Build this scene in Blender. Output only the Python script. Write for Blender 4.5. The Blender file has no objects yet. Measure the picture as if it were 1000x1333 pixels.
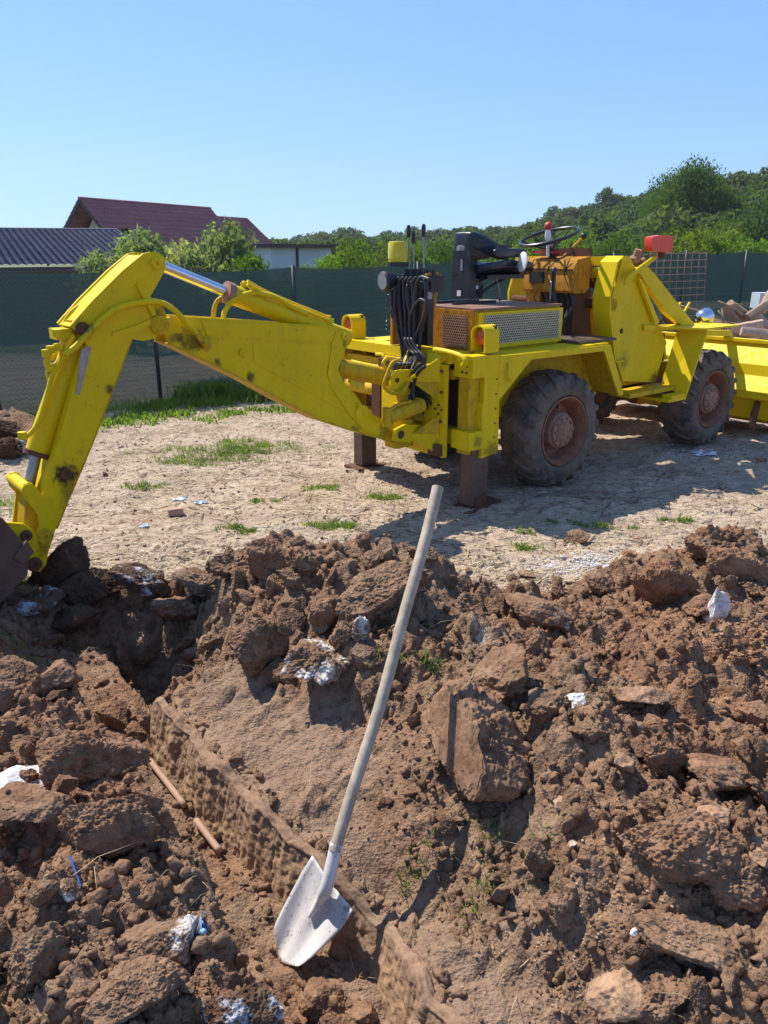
import bpy, bmesh, math, random
import numpy as np
from mathutils import Vector, Matrix
random.seed(7); RNG = np.random.default_rng(7)
S = bpy.context.scene
COL = S.collection
# ------------------------------------------------------------------ camera, sky, sun, exposure
EYE = 1.7; FPX = 1000.0; PITCH = math.atan((666.5-330)/FPX)
cam_d = bpy.data.cameras.new('camera'); cam = bpy.data.objects.new('camera', cam_d); COL.objects.link(cam)
cam.location = (0, 0, EYE); cam.rotation_euler = (math.pi/2-PITCH, 0, 0)
cam_d.sensor_fit = 'VERTICAL'; cam_d.sensor_height = 24.0; cam_d.lens = 24.0*FPX/1333.0
cam_d.clip_start = .05; cam_d.clip_end = 3000
S.camera = cam
S.render.resolution_x = 768; S.render.resolution_y = 1024
SUN_K = .74                                        # length of a shadow per metre of height
SUN_AZ = math.radians(39)                          # shadows run towards +x and -y by this angle
SUN_EL = math.atan(1/SUN_K)
sun_dir = Vector((-math.cos(SUN_AZ)*math.cos(SUN_EL), math.sin(SUN_AZ)*math.cos(SUN_EL), math.sin(SUN_EL)))
sd = bpy.data.lights.new('sun', 'SUN'); sd.energy = 5.0; sd.angle = math.radians(.53); sd.color = (1, .93, .83)
so = bpy.data.objects.new('sun', sd); COL.objects.link(so)
so.rotation_euler = sun_dir.to_track_quat('Z', 'Y').to_euler(); so.location = (-8, 8, 14)
W = bpy.data.worlds.new('World'); S.world = W; W.use_nodes = True
wn = W.node_tree.nodes; wn.clear()
sky = wn.new('ShaderNodeTexSky'); sky.sky_type = 'NISHITA'; sky.sun_disc = False
sky.sun_elevation = SUN_EL; sky.sun_rotation = math.atan2(sun_dir.x, sun_dir.y)
sky.altitude = 200; sky.air_density = 1.0; sky.dust_density = .0; sky.ozone_density = 6.
bg = wn.new('ShaderNodeBackground'); bg.inputs[1].default_value = .12
wo = wn.new('ShaderNodeOutputWorld')
# the whole dome alike: softer step from horizon to zenith, bluer film response
gm_ = wn.new('ShaderNodeGamma'); gm_.inputs[1].default_value = .56
tn_ = wn.new('ShaderNodeMix'); tn_.data_type = 'RGBA'; tn_.blend_type = 'MULTIPLY'; tn_.inputs[0].default_value = 1.; tn_.inputs[7].default_value = (1.16, 1.64, 2.35, 1)
W.node_tree.links.new(sky.outputs[0], gm_.inputs[0]); W.node_tree.links.new(gm_.outputs[0], tn_.inputs[6]); W.node_tree.links.new(tn_.outputs[2], bg.inputs[0]); W.node_tree.links.new(bg.outputs[0], wo.inputs[0])
S.view_settings.view_transform = 'Standard'; S.view_settings.look = 'None'
S.view_settings.exposure = .5; S.view_settings.gamma = 1; S.view_settings.use_curve_mapping = False
S.render.engine = 'CYCLES'
S.cycles.max_bounces = 6; S.cycles.transparent_max_bounces = 8

# ------------------------------------------------------------------ from the measured view to places
cP, sP = math.cos(PITCH), math.sin(PITCH)
def ray(px, py):
    v = -(py-666.5)/FPX
    return np.array([(px-500)/FPX, cP+v*sP, -sP+v*cP])
def on_z(px, py, z=0.):
    r = ray(px, py); return np.array([0, 0, EYE])+r*((z-EYE)/r[2])
def at_d(px, py, d):
    return np.array([0, 0, EYE])+ray(px, py)*d
# machine frame: x forward, y to its far side, z up
YAW = math.radians(39); MO = np.array([.306, 5.768, 0.])
MF = np.array([math.cos(YAW), math.sin(YAW), 0]); ML = np.array([-math.sin(YAW), math.cos(YAW), 0])
def mp(px, py, y=None, x=None, z=None):
    r = ray(px, py); C0 = np.array([0, 0, EYE])
    if y is not None: t = (y-(C0-MO)@ML)/(r@ML)
    elif x is not None: t = (x-(C0-MO)@MF)/(r@MF)
    else: t = (z-EYE)/r[2]
    p = C0+r*t-MO
    return Vector((p@MF, p@ML, p[2]))
def mw(x, y, z): return MO+MF*x+ML*y+np.array([0, 0, z])

# ------------------------------------------------------------------ numeric noise
def _h(ix, iy, iz, seed):
    with np.errstate(over='ignore'):
        h = (ix.astype(np.int64)*374761393+iy.astype(np.int64)*668265263+iz.astype(np.int64)*2147483647+seed*974634777) & 0xffffffff
        h = ((h ^ (h >> 13))*1274126177) & 0xffffffff
        h = ((h ^ (h >> 16))*2246822519) & 0xffffffff
        h = h ^ (h >> 15)
    return (h & 0xffffff)/float(0xffffff)
def vn(x, y, z=0, seed=0):
    z = np.zeros_like(x)+z
    ix, iy, iz = np.floor(x), np.floor(y), np.floor(z)
    fx, fy, fz = x-ix, y-iy, z-iz
    u, v, w = fx*fx*(3-2*fx), fy*fy*(3-2*fy), fz*fz*(3-2*fz)
    r = 0
    for a in (0, 1):
        for b in (0, 1):
            for c in (0, 1):
                r = r+_h(ix+a, iy+b, iz+c, seed)*(u if a else 1-u)*(v if b else 1-v)*(w if c else 1-w)
    return r*2-1
def vn2(x, y, seed=0):
    ix, iy = np.floor(x), np.floor(y); fx, fy = x-ix, y-iy
    u, v = fx*fx*(3-2*fx), fy*fy*(3-2*fy); z = np.zeros_like(x); r = 0
    for a in (0, 1):
        for b in (0, 1):
            r = r+_h(ix+a, iy+b, z, seed)*(u if a else 1-u)*(v if b else 1-v)
    return r*2-1
def fbm2(x, y, o=4, seed=0, g=.5):
    r = 0; a = 1.; t = 0
    for k in range(o):
        r = r+a*vn2(x*2**k+k*13.7, y*2**k+k*7.3, seed+k); t += a; a *= g
    return r/t
def fbm3(x, y, z, o=4, seed=0, g=.5):
    r = 0; a = 1.; t = 0
    for k in range(o):
        r = r+a*vn(x*2**k+k*3.7, y*2**k+k*7.3, z*2**k+k*1.9, seed+k); t += a; a *= g
    return r/t
def worley2(x, y, seed=0):
    ix, iy = np.floor(x), np.floor(y); best = np.full_like(x, 9.); rid = np.zeros_like(x); z = np.zeros_like(x)
    for a in (-1, 0, 1):
        for b in (-1, 0, 1):
            cx, cy = ix+a, iy+b
            px = cx+_h(cx, cy, z, seed); py = cy+_h(cx, cy, z, seed+11)
            d = (px-x)**2+(py-y)**2; m = d < best
            best = np.where(m, d, best); rid = np.where(m, _h(cx, cy, z, seed+23), rid)
    return np.sqrt(best), rid
def domes(x, y, s, seed=0, thin=.35):
    "rounded lumps of earth of about s metres, some missing"
    wx = x+.3*s*vn2(x/s*1.7, y/s*1.7, seed+5); wy = y+.3*s*vn2(x/s*1.7+9, y/s*1.7, seed+6)
    d, r = worley2(wx/s, wy/s, seed)
    k = np.clip((r-thin)/(1-thin), 0, 1)
    rg_ = 1+.35*vn2(x/s*3.1, y/s*3.1, seed+7)+.2*vn2(x/s*7.3, y/s*7.3, seed+8)
    return s*.55*k*rg_*(.45*np.sqrt(np.clip(1-(d/.62)**2, 0, 1))+.6*np.clip(1-d/.66, 0, 1)**.8)
def worley3(x, y, z, seed=0):
    ix, iy, iz = np.floor(x), np.floor(y), np.floor(z); best = np.full_like(x, 9.); rid = np.zeros_like(x)
    for a in (-1, 0, 1):
        for b in (-1, 0, 1):
            for c in (-1, 0, 1):
                cx, cy, cz = ix+a, iy+b, iz+c
                d = (cx+_h(cx, cy, cz, seed)-x)**2+(cy+_h(cx, cy, cz, seed+11)-y)**2+(cz+_h(cx, cy, cz, seed+17)-z)**2
                m = d < best; best = np.where(m, d, best); rid = np.where(m, _h(cx, cy, cz, seed+23), rid)
    return np.sqrt(best), rid
def sst(a, b, x):
    t = np.clip((x-a)/(b-a), 0, 1); return t*t*(3-2*t)

# ------------------------------------------------------------------ objects and tags
def tag(o, label=None, cat=None, group=None, kind=None):
    if label: o['label'] = label
    if cat: o['category'] = cat
    if group: o['group'] = group
    if kind: o['kind'] = kind
    return o
def empty(name, loc, rz=0.):
    o = bpy.data.objects.new(name, None); COL.objects.link(o); o.location = loc; o.rotation_euler = (0, 0, rz)
    o.empty_display_size = .1; return o
def link(name, me, parent=None, m=None):
    o = bpy.data.objects.new(name, me); COL.objects.link(o)
    if parent is not None: o.parent = parent
    if m is not None and not me.materials: me.materials.append(m)
    return o
def obj(name, bm, m, parent=None, smooth=False, ang=None):
    me = bpy.data.meshes.new(name); bmesh.ops.recalc_face_normals(bm, faces=bm.faces); bm.to_mesh(me); bm.free()
    if smooth or ang:
        me.shade_smooth()
        if ang:
            try: me.set_sharp_from_angle(angle=math.radians(ang))
            except Exception: pass
    return link(name, me, parent, m)
def np_mesh(name, V, Fc, smooth=False, attrs=None):
    "V (n,3), Fc (m,k) with equal k"
    me = bpy.data.meshes.new(name); V = np.asarray(V, np.float32); Fc = np.asarray(Fc, np.int32)
    me.vertices.add(len(V)); me.vertices.foreach_set('co', V.ravel())
    k = Fc.shape[1]; me.loops.add(Fc.size); me.loops.foreach_set('vertex_index', Fc.ravel())
    me.polygons.add(len(Fc)); me.polygons.foreach_set('loop_start', np.arange(0, Fc.size, k, dtype=np.int32))
    me.polygons.foreach_set('loop_total', np.full(len(Fc), k, np.int32))
    if smooth: me.polygons.foreach_set('use_smooth', np.ones(len(Fc), bool))
    for an, av in (attrs or {}).items():
        a = me.attributes.new(an, 'FLOAT', 'POINT'); a.data.foreach_set('value', np.asarray(av, np.float32))
    me.update(calc_edges=True); return me
# shape builders, all add to a bmesh
def box(bm, x0, x1, y0, y1, z0, z1, M=None):
    vs = [bm.verts.new(Vector((x, y, z))) for x in (x0, x1) for y in (y0, y1) for z in (z0, z1)]
    if M is not None:
        for v in vs: v.co = M @ v.co
    for f in ((0, 1, 3, 2), (4, 6, 7, 5), (0, 4, 5, 1), (2, 3, 7, 6), (0, 2, 6, 4), (1, 5, 7, 3)):
        bm.faces.new([vs[i] for i in f])
    return vs
def prism(bm, pts, d, M=None):
    "pts: closed outline of Vectors, d: Vector extrusion"
    d = Vector(d); a = [bm.verts.new(Vector(p)) for p in pts]; b = [bm.verts.new(Vector(p)+d) for p in pts]
    n = len(pts); bm.faces.new(a); bm.faces.new(b[::-1])
    for i in range(n): bm.faces.new((a[i], b[i], b[(i+1) % n], a[(i+1) % n]))
    if M is not None:
        for v in a+b: v.co = M @ v.co
def bev(bm, w=.004, seg=2):
    es = [e for e in bm.edges if len(e.link_faces) == 2 and e.calc_face_angle(0) > .5]
    if es: bmesh.ops.bevel(bm, geom=es, offset=w, segments=seg, affect='EDGES', profile=.6, clamp_overlap=True)
    return bm
def frame_of(d):
    d = Vector(d).normalized(); u = d.cross(Vector((0, 0, 1)))
    if u.length < 1e-3: u = Vector((1, 0, 0))
    u.normalize(); return u, d.cross(u).normalized()
def tube(bm, pts, r, n=10, caps=True):
    pts = [Vector(p) for p in pts]; rs = r if hasattr(r, '__len__') else [r]*len(pts)
    rings = []; u = None
    for i, p in enumerate(pts):
        d = (pts[min(i+1, len(pts)-1)]-pts[max(i-1, 0)])
        if d.length < 1e-9: d = Vector((0, 0, 1))
        d.normalize()
        if u is None: u, v = frame_of(d)
        else:
            u = (u-d*u.dot(d)); u = u.normalized() if u.length > 1e-6 else frame_of(d)[0]; v = d.cross(u)
        rings.append([bm.verts.new(p+(u*math.cos(2*math.pi*k/n)+v*math.sin(2*math.pi*k/n))*rs[i]) for k in range(n)])
    for a, b in zip(rings, rings[1:]):
        for k in range(n): bm.faces.new((a[k], a[(k+1) % n], b[(k+1) % n], b[k]))
    if caps: bm.faces.new(rings[0][::-1]); bm.faces.new(rings[-1])
def curve(pts, n=6):
    "catmull-rom through pts"
    P = [Vector(p) for p in pts]; P = [P[0]*2-P[1]]+P+[P[-1]*2-P[-2]]; out = []
    for i in range(1, len(P)-2):
        a, b, c, d = P[i-1:i+3]
        for k in range(n):
            t = k/n; out.append(.5*((2*b)+(c-a)*t+(2*a-5*b+4*c-d)*t*t+(3*b-a-3*c+d)*t**3))
    out.append(P[-2]); return out
def lathe(bm, prof, c, axis, n=48, closed=False):
    "prof: (distance along axis, radius)"
    ax = Vector(axis).normalized(); u, v = frame_of(ax); c = Vector(c); rings = []
    for a, r in prof:
        if r < 1e-5: rings.append([bm.verts.new(c+ax*a)]); continue
        rings.append([bm.verts.new(c+ax*a+(u*math.cos(2*math.pi*k/n)+v*math.sin(2*math.pi*k/n))*r) for k in range(n)])
    prs = list(zip(rings, rings[1:]))
    if closed: prs.append((rings[-1], rings[0]))
    for a, b in prs:
        for k in range(n):
            k2 = (k+1) % n
            if len(a) == 1 and len(b) == 1: continue
            if len(a) == 1: bm.faces.new((a[0], b[k], b[k2]))
            elif len(b) == 1: bm.faces.new((a[k], b[0], a[k2]))
            else: bm.faces.new((a[k], a[k2], b[k2], b[k]))
def B(): return bmesh.new()

# ------------------------------------------------------------------ materials
class NT:
    def __init__(s, name):
        s.m = bpy.data.materials.new(name); s.m.use_nodes = True; s.t = s.m.node_tree; s.n = s.t.nodes; s.n.clear()
        s.out = s.n.new('ShaderNodeOutputMaterial'); s.b = s.n.new('ShaderNodeBsdfPrincipled'); s.l(s.b.outputs[0], s.out.inputs[0])
        s.geo = s.n.new('ShaderNodeNewGeometry'); s.tc = s.n.new('ShaderNodeTexCoord')
    def l(s, a, b): s.t.links.new(a, b)
    def setv(s, i, v):
        if hasattr(v, 'is_output') or isinstance(v, bpy.types.NodeSocket): s.l(v, i)
        else: i.default_value = v if not (hasattr(v, '__len__') and len(v) == 3 and i.type == 'RGBA') else (*v, 1)
    def vec(s, src, sc=(1, 1, 1), rot=(0, 0, 0)):
        m = s.n.new('ShaderNodeMapping'); s.l(src, m.inputs[0]); m.inputs['Scale'].default_value = sc; m.inputs['Rotation'].default_value = rot; return m.outputs[0]
    def noise(s, v, sc, det=4, rough=.55, dist=0.):
        n = s.n.new('ShaderNodeTexNoise'); s.l(v, n.inputs['Vector']); n.inputs['Scale'].default_value = sc; n.inputs['Detail'].default_value = det
        n.inputs['Roughness'].default_value = rough; n.inputs['Distortion'].default_value = dist; return n.outputs['Fac']
    def voro(s, v, sc, feat='F1', out=0, rnd=1.):
        n = s.n.new('ShaderNodeTexVoronoi'); n.feature = feat; s.l(v, n.inputs['Vector']); n.inputs['Scale'].default_value = sc; n.inputs['Randomness'].default_value = rnd; return n.outputs[out]
    def ramp(s, f, st):
        r = s.n.new('ShaderNodeValToRGB'); s.l(f, r.inputs[0]); e = r.color_ramp.elements
        while len(e) < len(st): e.new(.5)
        for k, (p, c) in enumerate(st):
            e[k].position = p; e[k].color = (c, c, c, 1) if not hasattr(c, '__len__') else (*c, 1)
        return r.outputs[0]
    def mix(s, f, a, b, mode='MIX'):
        m = s.n.new('ShaderNodeMix'); m.data_type = 'RGBA'; m.blend_type = mode
        s.setv(m.inputs[0], f); s.setv(m.inputs[6], a); s.setv(m.inputs[7], b); return m.outputs[2]
    def math(s, op, a, b=0., c=0.):
        m = s.n.new('ShaderNodeMath'); m.operation = op; s.setv(m.inputs[0], a); s.setv(m.inputs[1], b)
        s.setv(m.inputs[2], c); return m.outputs[0]
    def attr(s, name):
        a = s.n.new('ShaderNodeAttribute'); a.attribute_name = name; return a.outputs['Fac']
    def bump(s, h, st=.4, d=.01, nrm=None):
        b = s.n.new('ShaderNodeBump'); b.inputs['Strength'].default_value = st; b.inputs['Distance'].default_value = d; s.l(h, b.inputs['Height'])
        if nrm is not None: s.l(nrm, b.inputs['Normal'])
        return b.outputs[0]
    def fin(s, col=None, rough=None, metal=None, nrm=None, **kw):
        if col is not None: s.setv(s.b.inputs['Base Color'], col)
        if rough is not None: s.setv(s.b.inputs['Roughness'], rough)
        if metal is not None: s.setv(s.b.inputs['Metallic'], metal)
        if nrm is not None: s.l(nrm, s.b.inputs['Normal'])
        for k, v in kw.items(): s.setv(s.b.inputs[k], v)
        return s.m
def paint(name, col, dirt=(.16, .1, .06), amt=.5, rust=.3, rough=.4, stains=()):
    "old painted steel: uneven coat, dust film, rust chips"
    t = NT(name); P = t.tc.outputs['Object']
    a = t.noise(P, 3.2, 5, .6); b = t.noise(P, 22, 6, .65); c = t.noise(P, 60, 4, .7)
    streak = t.noise(t.vec(P, (26, 26, 2.4)), 1.0, 4, .6)
    cc = t.mix(t.ramp(a, [(.3, 0.), (.75, .5)]), col, tuple(v*.72 for v in col))
    cc = t.mix(t.math('MULTIPLY', t.ramp(streak, [(.48, 0.), (.75, 1.)]), .35*amt), cc, dirt)
    cc = t.mix(t.math('MULTIPLY', t.ramp(b, [(.5, 0.), (.72, 1.)]), .5*amt), cc, dirt)
    rm = t.math('MULTIPLY', t.ramp(c, [(.62, 0.), (.68, 1.)]), t.ramp(a, [(.5, 0.), (.62, rust)]))
    cc = t.mix(rm, cc, (.09, .035, .015))
    for (px, py, yl, rad, sc, am) in stains:
        q = mp(px, py, y=yl); vm = t.n.new('ShaderNodeVectorMath'); vm.operation = 'SUBTRACT'; t.l(P, vm.inputs[0]); vm.inputs[1].default_value = q
        v2 = t.n.new('ShaderNodeVectorMath'); v2.operation = 'MULTIPLY'; t.l(vm.outputs[0], v2.inputs[0]); v2.inputs[1].default_value = (1, 1, sc)
        v3 = t.n.new('ShaderNodeVectorMath'); v3.operation = 'LENGTH'; t.l(v2.outputs[0], v3.inputs[0])
        dd = t.math('ADD', t.math('DIVIDE', v3.outputs['Value'], rad), t.math('MULTIPLY', t.math('SUBTRACT', b, .5), 2.4))
        cc = t.mix(t.math('MULTIPLY', t.ramp(dd, [(.35, 1.), (1., 0.)]), am), cc, (.045, .022, .012))
    r = t.ramp(b, [(.3, rough), (.75, min(1, rough+.35))])
    return t.fin(cc, r, 0, t.bump(t.math('ADD', b, t.math('MULTIPLY', c, .6)), .16, .003), **{'Specular IOR Level': .22})
def simple(name, col, rough=.6, metal=0., var=.25, sc=20, bump=.15, bd=.003, **kw):
    t = NT(name); P = t.tc.outputs['Object']; a = t.noise(P, sc, 5, .6); b = t.noise(P, sc*.17, 3)
    c = t.mix(t.ramp(a, [(.3, 0.), (.7, 1.)]), tuple(v*(1-var) for v in col), tuple(min(1, v*(1+var)) for v in col))
    c = t.mix(t.ramp(b, [(.35, 0.), (.7, .35)]), c, tuple(v*.6 for v in col))
    return t.fin(c, t.ramp(a, [(.3, max(.05, rough-.1)), (.7, min(1, rough+.12))]), metal, t.bump(a, bump, bd), **kw)
M = {}
M['yellow'] = paint('yellow_paint', (.78, .565, .0), amt=.30, rust=.9, rough=.34, stains=[(252, 445, -.34, .11, 1.6, .75), (86, 617, -.36, .075, 1, 1.), (90, 640, -.36, .06, .5, .6), (142, 507, -.36, .03, .8, .8), (462, 561, -.34, .05, 1, .6), (327, 492, -.34, .04, 1, .8), (225, 440, -.34, .06, 1.5, .6), (108, 428, -.36, .06, 1, .8), (58, 712, -.38, .06, 1, .6), (206, 410, -.36, .05, 1, .6), (640, 588, -.74, .09, 1.2, .6), (622, 575, -.75, .06, 1, .6), (545, 520, -.40, .12, 1, .6), (600, 560, -.35, .12, 1.2, .6), (853, 495, -.55, .12, 1.2, .8), (812, 470, -.55, .09, 1, .5), (448, 445, -.34, .03, .6, .7), (500, 560, -.34, .07, 1., .6), (283, 471, -.34, .03, 1, .8)])
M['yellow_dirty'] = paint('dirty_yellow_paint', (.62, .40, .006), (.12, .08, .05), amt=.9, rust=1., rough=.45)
M['yellow_lit'] = paint('bright_yellow_paint', (.84, .60, .002), amt=.12, rust=.25, rough=.36)  # lighter copy of the yellow; puts sunlight into the sun-facing parts' colour
M['orange'] = paint('old_orange_paint', (.55, .24, .015), (.1, .045, .02), amt=1.5, rust=1., rough=.5)
M['rust'] = paint('rusty_brown_steel', (.14, .065, .035), (.07, .04, .028), amt=.9, rust=1, rough=.75)
M['leg'] = simple('worn_brown_steel', (.13, .085, .06), .6, .25, .35, 18, .3)
M['bucket'] = simple('earth_stained_steel', (.12, .075, .055), .7, .2, .4, 10, .4, .006)
M['rim'] = simple('rusty_rim', (.25, .105, .055), .75, .0, .4, 16, .3)
M['hub'] = simple('dusty_hub', (.30, .165, .11), .8, 0, .35, 30, .4)
M['black'] = simple('black_vinyl', (.014, .015, .02), .32, 0, .3, 60, .12, .001)
M['seatblue'] = simple('dark_blue_vinyl', (.013, .018, .035), .28, 0, .3, 60, .12, .001)
M['blackmetal'] = simple('black_enamel', (.022, .022, .025), .35, .2, .3, 25, .1)
M['hose'] = simple('rubber_hose', (.022, .023, .027), .5, 0, .4, 60, .3, .001)
M['chrome'] = simple('polished_rod', (.75, .77, .8), .16, 1, .08, 40, .03)
M['steel'] = simple('grey_steel', (.32, .32, .32), .4, .8, .2, 30, .1)
M['darkgap'] = simple('dark_void', (.02, .015, .01), .8)
M['red'] = simple('faded_red_plastic', (.5, .04, .035), .45, 0, .2)
M['redlamp'] = simple('orange_red_lamp_plastic', (.75, .05, .012), .3, 0, .12, 9, .1)
M['amber'] = simple('amber_lens', (.95, .78, .01), .12, 0, .06, 30, .25, .002, **{'Transmission Weight': .45})
M['taillens'] = simple('tail_lens', (.62, .1, .015), .25, 0, .15, 60, .4, .002)
M['white'] = simple('white_plastic', (.8, .8, .78), .4, 0, .04)
M['glass'] = simple('lamp_glass', (.6, .62, .64), .08, .6, .05)
M['wood'] = simple('grey_worn_wood', (.42, .35, .27), .6, 0, .15, 30, .2)
# ------------------------------------------------------------------ the ground: flat yard, spoil heaps, trench
def pq(x, y): return .83*x+.55*y, -.55*x+.83*y
def smooth_zone(x, y):
    p, q = pq(x, y)
    a = sst(.72, .8, p)*(1-sst(.92, 1.2, p+.2*vn2(x*3, y*3, 91)))*sst(1.6, 1.8, q)*(1-sst(2.5, 2.9, q))
    b = sst(.74, .8, p)*(1-sst(.92, 1.10, p-.12*(1-sst(1.0, 1.2, q))+.1*vn2(x*3, y*3, 92)))*(1-sst(1.6, 1.8, q))
    return np.clip(a+b, 0, 1)
def prf(q):
    return .79-.09*sst(1.9, 2.9, q)+.02*vn2(q*4, q*0, 40)+.009*vn2(q*11, q*0, 41)+.06*(1-sst(1.6, 1.95, q))+.05*np.exp(-((q-1.40)/.15)**2)
def base_h(x, y):
    "large form of the dug place; returns height and how much it is fresh earth"
    p, q = pq(x, y)
    pr = prf(q)                                                              # right wall line
    pl = .50+.05*vn2(q*3, q*0, 42)-.16*sst(2.6, 3.4, q)                           # left rim line
    end = 1-sst(3.35, 3.75, q)
    # right heap
    far = 3.95+.25*np.tanh((x-.4)*.9)-.35*np.exp(-((x-.75)/.4)**2)+.12*vn2(x*2.2, x*0, 43)
    top = .34+.05*vn2(x*1.3, y*1.3, 44)-.13*np.exp(-((x-.9)/.5)**2-((y-3.3)/.5)**2)+.03*np.exp(-((x-.5)/.35)**2-((y-2.)/.3)**2)
    fr = 1-sst(far-.6, far, y)
    top = top+.13*np.exp(-((y-3.3)/.38)**2)*sst(-1.1, -.7, x)*(1-sst(.1, .5, x))+.06*np.exp(-((x-1.7)/.5)**2-((y-3.5)/.4)**2)
    slope = sst(pr-.02, pr+.66, p)**1.45
    right = (.02+(top-.02)*slope)*fr*sst(-1.25, -.75, x+.15*vn2(y*3, y*0, 77))
    # left bank
    lt = .2+.05*vn2(x*1.5+4, y*1.5, 45)
    lf = 1-sst(2.6, 4.0, y-.3*vn2(x*2, x*0, 46)-.1)
    left = lt*lf*(1-.15*sst(-.0, .25, p-pl+.2))+.04*sst(.2, 1.3, -p)*lf
    h = np.where(p > pr, right, left)
    inside = sst(pl-.05, pl+.05, p)*(1-sst(pr-.03, pr+.045, p))*end*sst(-1, -.5, q)
    floor = -.20+.09*sst(2.5, 3.4, q)+.02*vn2(x*9, y*9, 47)
    # shallower hole with loose earth widening to the left beyond the bank
    hole = np.exp(-(((x+1.28)/.42)**2+((y-3.2)/.48)**2)**1.8)
    h = h-hole*.46*(1-inside)
    h = h-.10*np.exp(-((p-.98)/.08)**2-((q-1.42)/.16)**2)*(1-inside)-.08*inside*np.exp(-((q-1.4)/.2)**2)*sst(.66, .8, p)
    h = h*(1-inside)+floor*inside
    spoil = np.clip(np.maximum(fr*sst(-2.9, -1.9, x)*sst(.6, .9, p), lf*(p < pr)), 0, 1)
    spoil = np.maximum(np.maximum(spoil, inside), sst(.05, .2, np.exp(-((x+1.28)/.62)**2-((y-3.2)/.62)**2)-.12))
    # small pile of dark earth near the fence on the left
    dp = np.exp(-((x+3.55)/.5)**2-((y-7.0)/.55)**2)
    h = h+.3*dp; spoil = np.maximum(spoil, sst(.15, .5, dp))
    return h, np.clip(spoil, 0, 1), inside
def ground_h(x, y, full=False):
    x = np.asarray(x, float); y = np.asarray(y, float)
    h, sp, ins = base_h(x, y)
    near = (y < 9)*1.
    sm = smooth_zone(x, y)
    rg = sp*(1-.62*sm)*(1-.72*ins)*(1-.85*np.exp(-((pq(x, y)[0]-1.05)/.3)**2-((pq(x, y)[1]-1.6)/.14)**2))
    lump = domes(x, y, .30, 3, .45)*.6+domes(x+3, y, .14, 4, .35)*.95+domes(x, y+5, .066, 5, .3)*1.15+domes(x, y+2, .031, 6, .25)*1.1
    rough = fbm2(x*9, y*9, 5, 8)*.028-.03*np.abs(fbm2(x*14, y*14, 4, 88, .6))
    h = h+rg*(lump-.055+rough)+sm*(fbm2(x*6, y*6, 6, 9, .6)*.03-.03*np.abs(fbm2(x*9+y*5, y*16, 5, 98, .6))+domes(x, y+2, .045, 16, .7)*.35)*(sp > .1)
    p, q = pq(x, y)
    h = h+ins*fbm2(p*9, q*30, 3, 12)*.012
    # trodden yard: clods pressed flat, wheel ruts, cracks
    flat = 1-sp
    rut = fbm2(x*2.2+y*.5, y*5, 4, 20)
    crumbs = domes(x*.8, y*1.3, .035, 21, .72)*.4+domes(x*.6, y*1.4, .09, 22, .72)*.2+.016*sst(-.06, .16, fbm2(x*5, y*9, 5, 25, .6))-.020*np.abs(fbm2(x*7+y*2, y*13, 5, 26, .65))
    h = h+flat*near*(.012*rut+crumbs+.004*fbm2(x*20, y*34, 3, 23))
    # far land: rises a little to the right, falls away behind the fence on the left
    h = h+.2*sst(0, 8, x)*sst(9, 15, y)-1.3*sst(13, 24, y)*(1-sst(-2, 12, x))
    if full: return h, sp, ins, sm
    return h
def hit(px, py):
    "where the view line through a measured point meets the ground form"
    r = ray(px, py); o = np.array([0, 0, EYE]); t = np.linspace(.6, 14, 2600)
    P = o+r[None, :]*t[:, None]; h = ground_h(P[:, 0], P[:, 1]); k = np.argmax(P[:, 2] < h)
    p = P[k]; return np.array([p[0], p[1], h[k]]), t[k]
def axis_pts(segs):
    out = [segs[0][0]]
    for a, b, s0, s1 in segs:
        x = a
        while x < b:
            f = (x-a)/(b-a); x += s0+(s1-s0)*f; out.append(min(x, b))
    return np.unique(np.round(out, 5))
xs = axis_pts([(0, 1.3, .0085, .0095), (1.3, 3.2, .0105, .02), (3.2, 9, .025, .1), (9, 40, .3, 3), (40, 900, 8, 120)])
xs = np.concatenate([-xs[::-1][:-1], xs])
ys = axis_pts([(-300, -2, 80, 2), (-2, .55, .3, .02), (.55, 2.2, .0052, .0085), (2.2, 4.4, .0085, .0125), (4.4, 9, .016, .035), (9, 16, .05, .12), (16, 60, .5, 3), (60, 900, 8, 120)])
X, Y = np.meshgrid(xs, ys); Xf, Yf = X.ravel(), Y.ravel()
H = np.zeros_like(Xf); SP = np.zeros_like(Xf); IN = np.zeros_like(Xf); SM = np.zeros_like(Xf)
for a in range(0, len(Xf), 200000):
    sl = slice(a, a+200000); H[sl], SP[sl], IN[sl], SM[sl] = ground_h(Xf[sl], Yf[sl], True)
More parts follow.
